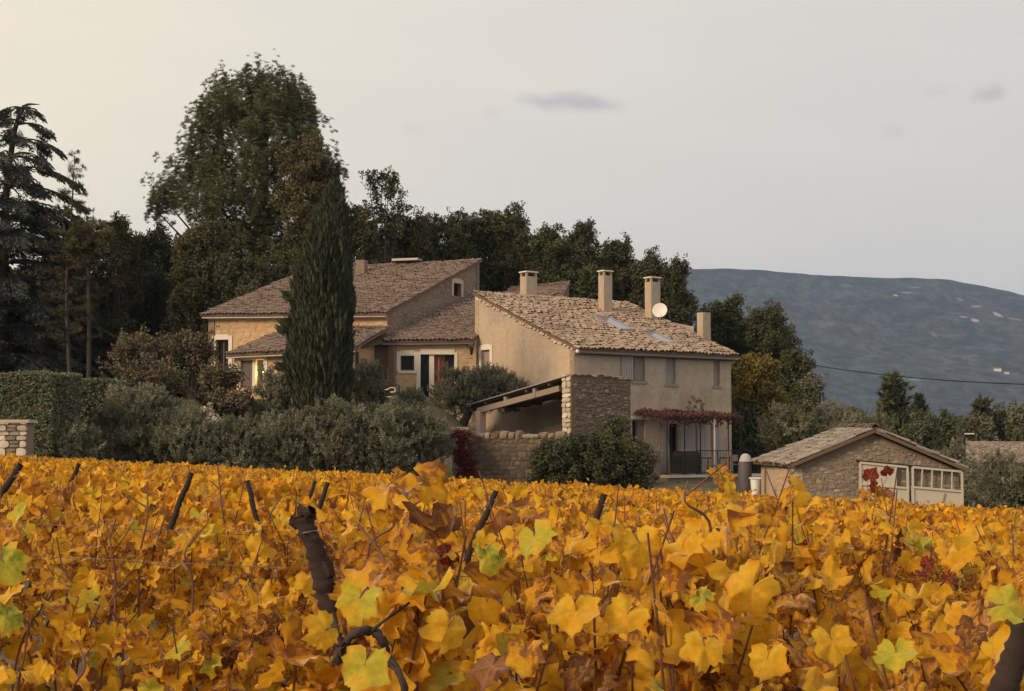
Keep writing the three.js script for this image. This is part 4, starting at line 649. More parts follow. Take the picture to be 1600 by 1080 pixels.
const T = (px, top, half, d, bottom, label, o = {}) => tree(o.name || 'wood_tree', label, o.category || 'tree', { px, top, half, d, bottom, cols: G.oak, group: wood, size: .33, cluster: .58, per: 9, tall: 1.4, lobe: [.3, .5], ...o });
T(478, 212, 54, 87, 430, 'brownish oak growing up against the right side of the tallest pine', { cols: G.brown, density: .8 });
T(318, 352, 70, 86, 640, 'broad olive brown oak at the foot of the tallest pine', { cols: [...G.brown, ...G.oak], n: 14 });
T(178, 334, 52, 88, 640, 'leafy oak just right of the thin spiky conifer', { cols: [...G.oak, ...G.brown], n: 14 });
T(242, 350, 50, 90, 645, 'round topped oak below the lowest pine bough', { n: 14 });
T(385, 400, 70, 84, 640, 'dark oak filling the gap left of the cypress', { cols: G.evergreen, n: 13 });
T(455, 390, 60, 86, 560, 'dark oak directly behind the cypress', { cols: G.oak, n: 12 });
T(598, 268, 42, 90, 390, 'airy oak with sky showing through, right of the cypress tip', { density: .42, lobe: [.28, .42], cluster: .6, bark: barkM.grey });
T(560, 325, 48, 88, 500, 'thick oak beneath the airy oak by the cypress', { n: 12, cols: G.oak });
T(640, 336, 46, 93, 470, 'oak behind the left half of the farmhouse ridge', { n: 11, cols: [...G.oak, ...G.brown] });
T(700, 330, 44, 95, 480, 'oak behind the right half of the farmhouse ridge', { n: 11 });
T(752, 326, 40, 97, 480, 'tall oak at the right end of the farmhouse ridge', { n: 11, cols: G.evergreen });
T(803, 323, 40, 96, 480, 'oak standing highest right of the farmhouse', { n: 11, cols: G.oak, lobe: [.26, .42] });
T(858, 356, 38, 95, 500, 'oak behind the first capped chimney', { n: 11, cols: [...G.oak, ...G.green] });
T(912, 346, 38, 95, 500, 'oak behind the second capped chimney', { n: 11, cols: G.evergreen, lobe: [.28, .45] });
T(966, 370, 36, 94, 510, 'dark oak between the second and third chimneys', { n: 10, cols: G.evergreen });
T(1016, 396, 34, 93, 520, 'dark oak behind the satellite dish', { n: 10, cols: G.evergreen });
T(1058, 402, 34, 92, 540, 'dark oak at the right end of the wood', { n: 11, cols: G.evergreen, lobe: [.3, .46] });
T(690, 392, 70, 99, 560, 'shaded oak low behind the farmhouse ridge', { cols: G.evergreen, n: 10 });
T(820, 400, 80, 99, 560, 'shaded oak low behind the rear barn roof', { cols: G.evergreen, n: 10 });
T(950, 430, 80, 98, 580, 'shaded oak low behind the chimneys', { cols: G.evergreen, n: 10 });
[[590, 372, 50], [655, 352, 50], [725, 348, 50], [790, 345, 50], [850, 372, 48], [905, 366, 46], [955, 388, 44], [1000, 410, 42], [1040, 418, 40]].forEach(([px, top, half], i) => T(px, top, half, 103, 560, 'dark oak of the second rank, ' + ['left of the farmhouse ridge', 'over the farmhouse roof', 'over the farmhouse gable', 'right of the farmhouse gable', 'left of the first capped chimney', 'left of the second capped chimney', 'right of the second capped chimney', 'left of the third chimney', 'right of the third chimney'][i], { cols: G.evergreen, n: 12, lobe: [.36, .56], size: .42, cluster: .7 }));
T(70, 400, 60, 95, 650, 'dark evergreen tree behind the drooping cedar', { cols: G.evergreen, n: 13 });
T(140, 420, 60, 93, 650, 'dark evergreen tree behind the thin spiky conifer', { cols: G.evergreen, n: 13 });
[[105, 372, 48, 'left of the slim bare trunk'], [205, 362, 52, 'between the cedar and the tallest pine'], [285, 372, 52, 'under the lowest pine bough']].forEach(([px, top, half, wh]) => T(px, top, half, 99, 650, 'dense dark oak of the second rank ' + wh, { cols: G.evergreen, n: 15, lobe: [.36, .56], size: .42, cluster: .7 }));
T(20, 420, 60, 96, 650, 'dark evergreen tree at the edge behind the cedar', { cols: G.evergreen, n: 12 });
T(230, 440, 80, 94, 650, 'deep shaded oak behind the bare brown shrubs', { cols: G.evergreen, n: 12 });
T(921, 428, 8, 92, 470, 'very narrow pale green cypress behind the second chimney', { name: 'small_cypress', category: 'cypress', kind: 'spray', cols: G.green, n: 6, shape: 'round', size: .5, trunk: .05, lobe: [.5, .7] });
const east = 'trees right of the rendered house';
T(1142, 462, 46, 96, 690, 'green oak directly right of the fourth chimney', { cols: [...G.green, ...G.oak], group: east, n: 14 });
T(1200, 474, 46, 94, 700, 'green oak with two tops against the hill', { cols: [...G.green, ...G.oak], group: east, n: 14, lobe: [.3, .45] });
T(1246, 545, 38, 92, 720, 'lower dark green tree where the cable vanishes', { cols: [...G.green, ...G.evergreen], group: east, n: 12 });
T(1112, 474, 38, 99, 690, 'green oak peeping over the right end of the tiled roof', { cols: [...G.green, ...G.oak], group: east, n: 13 });
T(1172, 500, 44, 98, 700, 'green oak filling the gap above the yellow tree', { cols: [...G.green, ...G.oak], group: east, n: 14 });
T(1224, 512, 40, 97, 710, 'green oak sloping down towards the cable', { cols: G.green, group: east, n: 13 });
T(1266, 590, 28, 90, 720, 'lowest green tree at the end of the slope of trees', { cols: [...G.green, ...G.grey], group: east, n: 11 });
T(1186, 556, 50, 80, 690, 'autumn tree turning yellow beside the rendered house', { cols: G.yellow, group: east, n: 14, bark: barkM.grey });
T(1165, 640, 45, 77, 770, 'shaded shrub under the yellow tree', { name: 'shrub', category: 'shrub', cols: G.evergreen, n: 9, trunk: .07, group: 'shrubs round the garage' });
T(1232, 640, 50, 74, 750, 'grey green olive left of the garage roof', { name: 'olive_tree', category: 'olive tree', kind: 'olive', cols: [...G.grey, ...G.green], n: 12, trunk: .12, size: .42, group: 'olives round the garage' });
T(1300, 634, 58, 78, 760, 'grey green olive behind the garage ridge', { name: 'olive_tree', category: 'olive tree', kind: 'olive', cols: G.grey, n: 12, trunk: .12, group: 'olives round the garage' });
T(1368, 650, 46, 82, 760, 'olive just right of the garage ridge', { name: 'olive_tree', category: 'olive tree', kind: 'olive', cols: [...G.grey, ...G.olive], n: 12, trunk: .12, group: 'olives round the garage' });
T(1398, 584, 34, 130, 690, 'pale green conifer with pointed top before the hill', { name: 'conifer', category: 'conifer', kind: 'spray', cols: G.green, n: 13, shape: 'cone', size: .7, cluster: .9, group: east });
T(1437, 622, 7, 150, 690, 'thin dark cypress right of the pointed conifer', { name: 'small_cypress', category: 'cypress', kind: 'spray', cols: G.cypress, n: 7, size: .6, trunk: .08, lobe: [.5, .7] });
T(1533, 632, 9, 120, 710, 'dark slim cypress above the neighbour roof', { name: 'small_cypress', category: 'cypress', kind: 'spray', cols: G.cypress, n: 7, size: .6, trunk: .08, lobe: [.5, .7] });
[[1440, 652, 34, 112, 'rounded oak left of the lamp post'], [1485, 648, 34, 118, 'rounded oak directly behind the lamp post'], [1525, 656, 30, 108, 'low oak right of the lamp post'], [1562, 640, 32, 122, 'taller oak above the neighbour roof'], [1606, 634, 36, 118, 'oak at the far right edge over the neighbour roof'], [1330, 640, 40, 130, 'distant oak left of the pointed conifer']].forEach(([px, top, half, d, l], i) => T(px, top, half, d, 720, l, { cols: i % 2 ? G.green : [...G.green, ...G.grey], group: 'distant trees below the hill', n: 12, size: .5, cluster: .9 }));
T(1560, 712, 62, 60, 830, 'large grey green shrub at the right of the garage', { name: 'shrub', category: 'shrub', kind: 'olive', cols: [...G.grey, ...G.olive], n: 13, trunk: .08, group: 'shrubs round the garage' });
T(1495, 700, 40, 66, 800, 'grey shrub in front of the neighbour roof', { name: 'shrub', category: 'shrub', kind: 'olive', cols: G.grey, n: 10, trunk: .08, group: 'shrubs round the garage', density: .8 });
T(1620, 735, 40, 58, 830, 'dark shrub at the right edge behind the vines', { name: 'shrub', category: 'shrub', cols: G.evergreen, n: 10, trunk: .08, group: 'shrubs round the garage' });
// far low wood along the foot of the hill
{
  const o = new THREE.Group(); o.name = 'far_wood'; o.userData = { label: 'low far woodland along the foot of the hill', category: 'woodland', kind: 'stuff' }; scene.add(o);
  const lobes = []; for (let i = 0; i < 170; i++) { const d = rr(190, 560), px = rr(1080, 1720), x = (px - 800) / FOC * d, y = groundY(x, -d), k = rr(2.5, 5); lobes.push({ c: new V3(x, y + k * .7, -d), r: new V3(k, k * rr(.7, 1.2), k) }); }
  instances(o, 'canopy', leafKinds.broad, leafMat, fill(lobes, { cluster: 1.6, per: 5, density: .7, size: 1.6, cols: [...G.oak, ...G.green] }), 'stuff');
}
R = rngOf(88);
// cypress
{
  const D = 64, prof = [[285, 0], [296, 7], [310, 14], [330, 22], [355, 28], [385, 35], [430, 42], [480, 46], [560, 48], [610, 45], [645, 35]], cx = y => interp([[285, 524], [330, 519], [430, 506], [560, 500], [645, 500]], y), b = P(500, 650, D); b.y = groundY(b.x, b.z) - .2;
  const t = thing('cypress', 'tall dark cypress standing before the farmhouse', 'cypress', b.clone()), list = [], lobes = [];
  part(t, 'trunk', taper([b, P(500, 600, D), P(510, 420, D), P(522, 300, D)], .28, .04, 8, 10, .1), barkM.grey);
  const bumps = Array.from({ length: 110 }, () => [rr(290, 645), rr(0, 6.28), rr(.05, .2)]);
  for (let i = 0; i < 9500; i++) {
    const y = 285 + 362 * Math.pow(R(), .72), a = rr(0, 6.28); let k = 1 - Math.pow(R(), 2) * .4; for (const [by, ba, bh] of bumps) { let da = Math.abs(a - ba); da = Math.min(da, 6.283 - da); const q = (da * da) / .06 + Math.pow((y - by) / 26, 2); if (q < 2) k += bh * Math.exp(-q * 1.5) - .02; }
    const r = interp(prof, y) / FOC * D * k * .93, c = P(cx(y), y, D), v = rr(.7, 1.25) * (.6 + .8 * fbm(a * 1.6, y * .02, 3, 19)), tone = pick(G.cypress);
    list.push({ p: new V3(c.x + Math.cos(a) * r, c.y - .25, c.z + Math.sin(a) * r), q: qUp(new V3(Math.cos(a) * .24 + rr(-.1, .1), 1, Math.sin(a) * .24 + rr(-.1, .1)).normalize(), rr(0, 6)), s: rr(.28, .55), c: tone.map(q => q * v) });
  }
  // a few sprays that break the outline on the left
  for (const [x, y, n] of [[446, 512, 26], [441, 519, 14], [440, 578, 22], [449, 470, 16]]) for (let i = 0; i < n; i++) { const p = P(x + gauss() * 9 + 6, y + gauss() * 6, D + rr(-.5, .5)); list.push({ p, q: qUp(new V3(-.8, .6, rr(-.4, .4)).normalize(), rr(0, 6)), s: rr(.3, .5), c: pick(G.cypress) }); }
  instances(t, 'crown', leafKinds.spray, leafMat, list, 'stuff');
}
// drooping cedar in tiers
{
  const D = 84, b = P(8, 640, D); b.y = groundY(b.x, b.z); const t = thing('cedar', 'blue grey cedar with drooping tiers at the left edge', 'cedar', b.clone()), g = [taper([b, P(6, 420, D), P(14, 260, D), P(38, 166, D), P(62, 163, D)], .34, .015, 9, 16, .06)], list = [];
  for (let k = 0; k < 150; k++) {
    const tier = Math.floor(k < 30 ? k / 5 : 6 + (k - 30) / 9.6), f = Math.min(1, (tier + rr(0, .25)) / 18.5), y = 166 + 450 * f, s = P(interp([[165, 36], [260, 13], [420, 6], [620, 8]], y), y, D), a = k * 2.39996 + rr(-.3, .3), len = interp([[0, .7], [.1, 1.9], [.22, 2.9], [.5, 3.8], [1, 5]], f) * rr(.72, 1.15) * 1.2, dir = new V3(Math.cos(a), 0, Math.sin(a));
    const pts = [0, .35, .7, 1].map(q => s.clone().addScaledVector(dir, len * q).add(new V3(0, len * (.2 * q - .42 * q * q), 0))); g.push(taper(pts, .055 * (1 - f * .2) + .02, .012, 4, 6));
    const cv = new THREE.CatmullRomCurve3(pts), n = Math.round(len * 20); for (let i = 0; i < n; i++) { const q = Math.sqrt(rr(.04, 1)), p = cv.getPoint(q), tn = cv.getTangent(q), sd = tn.clone().cross(up).normalize(), e = rr(-1, 1), dd = tn.clone().multiplyScalar(.9).addScaledVector(sd, e * .9).add(new V3(0, rr(-.5, 0), 0)).normalize(), z = dd.clone().cross(up).normalize(), y2 = z.clone().cross(dd).normalize(), v = rr(.7, 1.25); list.push({ p: p.addScaledVector(sd, e * .2 * len * (1 - q * .7)).add(new V3(0, rr(-.14, .02), 0)), q: new THREE.Quaternion().setFromRotationMatrix(new THREE.Matrix4().makeBasis(dd, y2, z)), s: rr(.4, .8), c: pick(G.cedar).map(c => c * v) }); }
  }
  part(t, 'trunk', join(g), barkM.dark); instances(t, 'crown', leafKinds.cedar, leafMat, list, 'stuff');
}
// thin sparse conifer
{
  const D = 80, b = P(112, 600, D); b.y = groundY(b.x, b.z); const t = thing('sparse_conifer', 'thin spiky conifer with short bare branches beside the cedar', 'conifer', b.clone()), g = [taper([b, P(104, 450, D), P(112, 330, D), P(117, 236, D)], .13, .012, 7, 14)], list = [];
  for (let k = 0; k < 62; k++) { const f = k / 62, y = 240 + 300 * f, s = P(interp([[236, 117], [330, 112], [450, 104], [600, 110]], y), y, D), a = k * 2.4, len = (.25 + 1.25 * Math.min(1, f * 2.4)) * rr(.6, 1.2), dir = new V3(Math.cos(a), rr(-.15, .2), Math.sin(a)), e = s.clone().addScaledVector(dir, len).add(new V3(0, .1, 0)); g.push(taper([s, s.clone().lerp(e, .5).add(new V3(0, -.05, 0)), e], .025, .008, 4, 4)); for (let i = 0; i < len * 13; i++) { const p = s.clone().lerp(e, rr(.2, 1.05)), v = rr(.7, 1.2); list.push({ p: p.add(rdir().multiplyScalar(.07)), q: qUp(dir.clone().add(rdir().multiplyScalar(.8)).normalize(), 0), s: rr(.16, .3), c: pick(G.brown).map(c => c * v * .75) }); } }
  part(t, 'trunk', join(g), barkM.dark); instances(t, 'crown', leafKinds.needle, leafMat, list, 'stuff');
}
// bare pole-straight trunk in the wood
{ const D = 80, b = P(139, 600, D); b.y = groundY(b.x, b.z); const t = thing('pine_tree', 'slim pine with a straight bare trunk at the wood edge', 'pine tree', b.clone()); part(t, 'trunk', taper([b, P(139, 520, D), P(137, 400, D)], .14, .08, 8, 8, .05), barkM.dark); const lobes = [[137, 390, 26, 24], [150, 370, 26, 22], [122, 380, 22, 20]].map(([x, y, w, h]) => ({ c: P(x, y, D), r: new V3(w / FOC * D, h / FOC * D, w / FOC * D) })); instances(t, 'crown', leafKinds.needle, leafMat, fill(lobes, { cluster: .5, per: 8, size: .32, cols: [...G.brown, ...G.pine] }), 'stuff'); }
R = rngOf(91);
// brown, nearly bare shrubs: twigs with a thin veil of dead leaves
const bareShrub = (px, top, half, d, bottom, label) => {
  const c = P(px, bottom, d), H = P(px, top, d).y - c.y, W = half / FOC * d, y0 = groundY(c.x, c.z) - .2, t = thing('bare_shrub', label, 'shrub', new V3(c.x, y0, c.z), 'bare brown shrubs by the farmhouse'), g = [], list = [], b = new V3(c.x, y0, c.z);
  for (let i = 0; i < 16; i++) { const a = i * 2.4, e = new V3(c.x + Math.cos(a) * W * rr(.3, 1), c.y + H * rr(.6, 1), c.z + Math.sin(a) * W * .7), m = b.clone().lerp(e, .5).add(new V3(Math.cos(a) * W * .15, H * .1, 0)); g.push(taper([b, m, e], .05, .012, 5, 6)); for (let k = 0; k < 6; k++) { const s = m.clone().lerp(e, rr(0, .9)), f = s.clone().add(new V3(rr(-.7, .7), rr(.2, .8), rr(-.6, .6))); g.push(taper([s, f], .014, .006, 4, 2)); for (let q = 0; q < 7; q++) list.push({ p: s.clone().lerp(f, rr(.2, 1.1)).add(rdir().multiplyScalar(.14)), q: qUp(rdir(), 0), s: rr(.22, .4), c: pick(G.bare).map(z => z * rr(.6, 1.1)) }); } }
  part(t, 'trunk', join(g), barkM.grey); instances(t, 'crown', leafKinds.broad, leafMat, list, 'stuff');
};
bareShrub(208, 526, 38, 67, 640, 'leftmost bare brown shrub above the olives');
bareShrub(262, 522, 40, 68, 640, 'bare brown shrub behind the heap of stones');
bareShrub(298, 524, 30, 68, 640, 'bare brown shrub just left of the farmhouse corner');
bareShrub(342, 588, 18, 67, 650, 'small bare brown shrub below the farmhouse left window');
bareShrub(238, 575, 55, 63, 650, 'low bare brown shrub above the widest olive');
bareShrub(356, 632, 30, 64, 670, 'low bare brown shrub right of the stone heap');
// olives along the bank
const bank = 'olive bushes along the bank above the vines';
const O = (px, top, half, d, bottom, label, o = {}) => tree('olive_bush', label, 'olive bush', { px, top, half, d, bottom, kind: 'olive', cols: G.olive, group: bank, n: 14, trunk: .09, size: .36, cluster: .55, per: 9, lobe: [.36, .52], bark: barkM.dark, upward: .6, ...o });
O(116, 672, 30, 54, 735, 'small olive bush right of the clipped hedge');
O(216, 614, 66, 57, 740, 'widest olive bush in front of the bare shrubs', { n: 18, cols: [...G.olive, ...G.grey] });
O(295, 650, 56, 56, 745, 'olive bush in front of the heap of stones');
O(372, 660, 52, 56, 745, 'olive bush below the low wing window');
O(428, 588, 34, 65, 690, 'upright pale olive bush just left of the cypress', { cols: [...G.grey, ...G.olive], n: 13 });
O(455, 652, 52, 56, 745, 'olive bush in front of the cypress foot');
O(530, 636, 58, 56, 745, 'olive bush right of the cypress foot', { n: 16, cols: [...G.olive, ...G.grey] });
O(606, 640, 56, 56, 745, 'olive bush below the iron handrail', { n: 16 });
O(664, 655, 42, 56.5, 745, 'last olive bush left of the gate pier');
O(576, 572, 30, 67, 650, 'narrow olive bush against the dark porch', { n: 11 });
O(640, 618, 30, 66, 680, 'small olive bush below the stone wing wall', { n: 9 });
{ const b = P(719, 690, 70); b.y = groundY(b.x, b.z); tree('olive_tree', 'spreading olive tree with a stout trunk before the gable', 'olive tree', { px: 745, top: 584, half: 86, d: 70.4, bottom: 645, kind: 'olive', cols: [...G.olive, ...G.grey], n: 18, trunk: .24, size: .38, cluster: .55, lobe: [.3, .42], base: b, upward: .6 }); }
const dk = 'dark shrubs below the shed';
[[868, 688, 44, 56, 'dark green shrub against the garden wall'], [930, 676, 52, 56.5, 'dark green shrub in front of the stone shed'], [984, 690, 38, 57, 'dark green shrub at the left end of the terrace'], [962, 650, 30, 60, 'dark climbing shrub on the stone shed wall']].forEach(([px, top, half, d, l]) => tree('dark_shrub', l, 'shrub', { px, top, half, d, bottom: 775, cols: [...G.evergreen, ...G.evergreen, ...G.oak], n: 14, trunk: .06, size: .24, cluster: .42, per: 10, group: dk }));
tree('dark_shrub', 'pale grey shrub at the terrace corner', 'shrub', { px: 1012, top: 700, half: 14, d: 60, bottom: 765, kind: 'olive', cols: G.grey, n: 8, trunk: .04, size: .3, cluster: .4, group: dk });
// clipped hedges
function hedge(label, c, w, h, dp, n, rot = 0, cols = G.hedge) {
  const t = thing('clipped_hedge', label, 'hedge', c.clone(), 'clipped hedges at the left'), list = [];
  part(t, 'stems', boxAt(new V3(c.x, c.y + h * .45, c.z), w * .72, h * .84, dp * .72, rot), mat([.12, .13, .075], 1));
  for (let i = 0; i < n; i++) { let x = rr(-.5, .5), y = rr(0, 1), z = rr(-.5, .5); const f = R(); if (f < .34) z = .5 - R() * R() * .3; else if (f < .6) y = 1 - R() * R() * .2; else if (f < .8) x = .5 - R() * R() * .25; else x = -.5 + R() * R() * .25; const q = Math.min(1, .9 + .1 * y); const p = new V3(x * w * q * (1 - .06 * Math.pow(y, 6)), y * h + (fbm(x * 4, z * 4, 2, 5) - .5) * .12, z * dp * q).applyAxisAngle(up, rot).add(c); list.push({ p, q: qUp(rdir().add(new V3(0, .5, .2)).normalize(), rr(0, 6)), s: rr(.14, .24), c: pick(cols).map(k => k * rr(.7, 1.2)) }); }
  instances(t, 'crown', leafKinds.broad, leafMat, list, 'stuff');
}
{ const a = P(56, 700, 54.5), h = P(56, 586, 54.5).y - a.y; a.y -= .8; hedge('tall square clipped hedge behind the stone pillar', a, 2.45, h + .8, 2.2, 6500, -.25); }
{ const a = P(152, 690, 60), h = P(152, 597, 60).y - a.y; a.y -= .8; hedge('lower clipped hedge with pale green top behind the square one', a, 2.0, h + .8, 3.4, 5500, .1, [...G.hedge, [.1, .115, .05]]); }
// red creeper: on the pergola, on the pier
{
  const at = globalThis.pergolaAt, [u0, u1] = globalThis.pergolaU, [hN, hW, dep] = globalThis.pergolaH, list = [], b = at(mix(u0, u1, .5), 0), t = thing('red_creeper', 'wine red creeper covering the pergola top', 'creeper', b.clone());
  for (let i = 0; i < 950; i++) { const u = rr(u0 - .1, u1 + .1), k = Math.pow(R(), 1.2), y = mix(hN, hW, k) + .1 + gauss() * .07 + (fbm(u * 1.3, 2, 2, 6) - .5) * .14 - (R() < .14 ? rr(0, .45) : 0); list.push({ p: at(u, y, mix(-.22, -dep + .1, k)), q: qUp(rdir().add(new V3(0, .8, 0)).normalize(), 0), s: rr(.14, .28), c: pick(G.creeper).map(z => z * rr(.6, 1.2)) }); }
  part(t, 'stem', taper([at(u0 + .1, 0, -.25), at(u0 + .15, 1.2, -.3), at(u0 + .1, hN, -.3), at(mix(u0, u1, .5), hN + .1, -.4)], .035, .015, 6), barkM.grey); instances(t, 'foliage', leafKinds.broad, leafMat, list, 'stuff');
  const l2 = [], q = P(722, 690, 57.6), t2 = thing('red_creeper', 'crimson creeper hanging over the stone gate pier', 'creeper', P(722, 740, 57.6)); for (let i = 0; i < 420; i++) { const s = R(); l2.push({ p: P(718 + gauss() * 16 + (s > .5 ? 10 : 0), 678 + Math.pow(s, 1.3) * 70 + gauss() * 5, 57.5 + rr(-.25, .15)), q: qUp(rdir(), 0), s: rr(.14, .26), c: pick([[.13, .018, .02], [.09, .018, .018]]).map(z => z * rr(.7, 1.3)) }); }
  part(t2, 'stem', taper([P(735, 745, 57.6), P(730, 710, 57.6), P(720, 684, 57.6)], .03, .012, 5), barkM.grey); instances(t2, 'foliage', leafKinds.broad, leafMat, l2, 'stuff');
  const l3 = [], t3 = thing('wall_climber', 'small leafy climber on the rendered wall above the pergola', 'climber', P(1098, 648, 70)); for (const [x, y] of [[1078, 630], [1083, 622], [1088, 628], [1094, 626], [1098, 632], [1097, 640], [1075, 638], [1086, 636]]) for (let i = 0; i < 7; i++) l3.push({ p: P(x + gauss() * 3, y + gauss() * 3, 70.1), q: qUp(rdir(), 0), s: rr(.1, .18), c: pick(G.brown) });
  part(t3, 'stem', join([taper([P(1098, 652, 70.1), P(1098, 640, 70.1), P(1092, 628, 70.1), P(1083, 622, 70.1)], .018, .008, 5), taper([P(1098, 648, 70.1), P(1086, 636, 70.1), P(1075, 638, 70.1)], .014, .006, 5)]), barkM.grey); instances(t3, 'foliage', leafKinds.broad, leafMat, l3, 'stuff');
}
// ---------------------------------------------------------------- vineyard
R = rngOf(303);
// vine leaf: five toothed lobes round the stalk, folded and crumpled differently in each shape
function lobeR(a) { const A = Math.abs(a); let r = .6; for (const [p, l, w] of [[0, 1.02, .46], [1.06, .96, .46], [2.1, .86, .56]]) r = Math.max(r, .6 + (l - .6) * Math.exp(-Math.pow(Math.abs(A - p) / w, 1.35))); return r * sm(3.14, 2.75, A) * .92 + .08; }
function leafShape(seed, N, rings, crumple = 1) {
  const q = rngOf(seed), teeth = Array.from({ length: N }, (_, i) => (i % 2 ? 1.03 : .9) + (q() - .5) * .14), k = { fold: (q() - .3) * .9 * crumple, curl: (q() - .45) * 1.1 * crumple, wave: .16 * q() * crumple, ph: q() * 6, cup: (q() - .5) * .7 * crumple, tipc: q() * .5 * crumple, sk: (q() - .5) * .3, edge: (q() - .35) * .9 }, pos = [0, 0, 0], uv = [.5, .5], idx = [];
  for (let g = 1; g <= rings; g++) for (let i = 0; i < N; i++) {
    const a = -Math.PI + (i + .5) / N * Math.PI * 2, tooth = g === rings ? teeth[i] : 1, r = lobeR(a) * g / rings * tooth, x = Math.sin(a) * r * .98 + k.sk * r * r * .2, y = Math.cos(a) * r;
    const z = k.fold * (Math.sqrt(x * x + .03) - .17) * .6 + k.curl * y * y * .55 * (y > 0 ? 1 : .6) + k.cup * x * x * .5 + k.wave * Math.sin(3 * a + k.ph) * r + k.wave * .6 * Math.sin(7 * a + k.ph * 2) * r * r - k.tipc * Math.pow(Math.max(0, r - .6), 2) * 1.6 + crumple * .34 * (fbm(x * 2.6 + seed, y * 2.6, 2, seed) - .5) + crumple * k.edge * Math.pow(g / rings, 3) * (fbm(a * 1.4 + 9, seed, 2, seed + 2) - .35);
    pos.push(x, y, z); uv.push(.5 + x * .45, .5 + y * .45);
  }
  for (let i = 0; i < N - 0; i++) { const j = (i + 1) % N; if (i === N - 1) continue; idx.push(0, 1 + j, 1 + i); for (let g = 1; g < rings; g++) { const a = 1 + (g - 1) * N + i, b = 1 + (g - 1) * N + j, c = 1 + g * N + i, d = 1 + g * N + j; idx.push(a, b, c, b, d, c); } }
  const s = new THREE.BufferGeometry(); s.setAttribute('position', new THREE.Float32BufferAttribute(pos, 3)); s.setAttribute('uv', new THREE.Float32BufferAttribute(uv, 2)); s.setIndex(idx); s.computeVertexNormals(); return s;
}
const shapesNear = Array.from({ length: 18 }, (_, i) => leafShape(900 + i * 13, 30, 3, i < 6 ? 1.3 : 2.1)), shapesMid = Array.from({ length: 14 }, (_, i) => leafShape(400 + i * 17, 18, 2, i < 4 ? 1.2 : 2.1)), shapesFar = Array.from({ length: 4 }, (_, i) => leafShape(700 + i * 19, 10, 2, 2));
// leaf blades: yellow flesh, paler veins, rust at the rim and in spots
const veins = [[0, 1.0], [1.08, .86], [-1.08, .86], [2.12, .64], [-2.12, .64]];
function blade(base, second, rim, seed, rimK, spot) {
  return tex(192, 192, (u, v) => {
    const x = (u - .5) / .45, y = (v - .5) / .45, a = Math.atan2(x, y), r = Math.hypot(x, y), n = fbm(u * 4 + seed, v * 4, 4, seed), f = fbm(u * 18, v * 18, 3, seed + 3); let c = base.map((b, i) => mix(b, second[i], sm(.36, .64, n)));
    let vd = 9; for (const [va, vl] of veins) { const dx = Math.sin(va), dy = Math.cos(va), t = x * dx + y * dy; if (t > 0 && t < vl) { const e = Math.abs(x * dy - y * dx); vd = Math.min(vd, e / (.018 * (1.2 - t * .8))); const s = Math.abs(((t * 6 - e * 5) % 1 + 1) % 1 - .5); if (e < .34 * t + .05) vd = Math.min(vd, 1.2 + (s < .46 ? 4 : 0)); } }
    if (vd < 1.6) { const k = (1.6 - vd) / 1.6 * .4; c = c.map((b, i) => mix(b, [.62, .5, .12][i], k)); }
    const e = r / lobeR(a), q = sm(1 - rimK, 1.02, e + (n - .5) * .5 + (f - .5) * .3); c = c.map((b, i) => mix(b, rim[i], q)); const z = sm(spot - .06, spot + .07, f * .45 + n * .55) * .85; c = c.map((b, i) => mix(b, rim[i] * .8, z)); const k = .82 + .36 * f; return c.map(b => b * k);
  });
}
const Y = [.78, .42, .022], Y2 = [.8, .50, .036], OR = [.70, .315, .016], OC = [.57, .27, .03], BR = [.30, .125, .045], DB = [.17, .07, .035], YG = [.55, .50, .05], GR = [.2, .26, .03], RD = [.24, .022, .016], PK = [.38, .17, .085];
const bladeDefs = [[Y, Y2, BR, 3, .14, .70], [Y2, Y, OR, 5, .1, .76], [Y, OR, BR, 7, .3, .62], [OR, Y, BR, 9, .3, .60], [OC, OR, DB, 11, .45, .55], [YG, Y2, OC, 13, .16, .70], [BR, OC, DB, 15, .5, .52], [Y2, YG, OC, 17, .12, .72], [GR, YG, Y, 19, .2, .72], [RD, [.12, .02, .015], DB, 21, .2, .7], [PK, BR, DB, 23, .3, .6]];
const bladeMats = bladeDefs.map(([a, b, c, s, r, p]) => phys([1, 1, 1], .94, { map: blade(a, b, c, s, r, p), transmission: .5, thickness: 0, ior: 1.35, specularIntensity: .55 }));
const pickBlade = () => { const t = R(); return t < .26 ? 0 : t < .45 ? 1 : t < .67 ? 2 : t < .82 ? 3 : t < .89 ? 4 : t < .91 ? 5 : t < .95 ? 6 : t < .98 ? 7 : t < .985 ? 8 : t < .988 ? 9 : 10; };
const cane = mat([.16, .07, .045], .8), oldwood = mat([.055, .04, .034], .95), rust = mat([.036, .022, .019], .95, { map: stoneTex }), wireM = mat([.22, .18, .15], .7, { metalness: .3 });
const ROWS = [2.75, 4.7, 6.7, 8.8], slant = .06;
const topTab = [
  [[-200, 1060], [20, 1010], [120, 1120], [430, 1100], [470, 985], [560, 905], [610, 775], [680, 770], [730, 850], [830, 820], [900, 880], [980, 880], [1040, 840], [1110, 785], [1160, 790], [1210, 860], [1300, 930], [1420, 960], [1500, 930], [1560, 915], [1800, 900]],
  [[-200, 830], [0, 800], [70, 880], [250, 960], [440, 900], [520, 800], [620, 790], [750, 815], [900, 830], [1000, 820], [1100, 790], [1200, 770], [1300, 790], [1400, 830], [1500, 855], [1800, 860]],
  [[-200, 800], [200, 830], [460, 815], [700, 800], [900, 815], [1200, 800], [1300, 795], [1450, 820], [1800, 840]]];
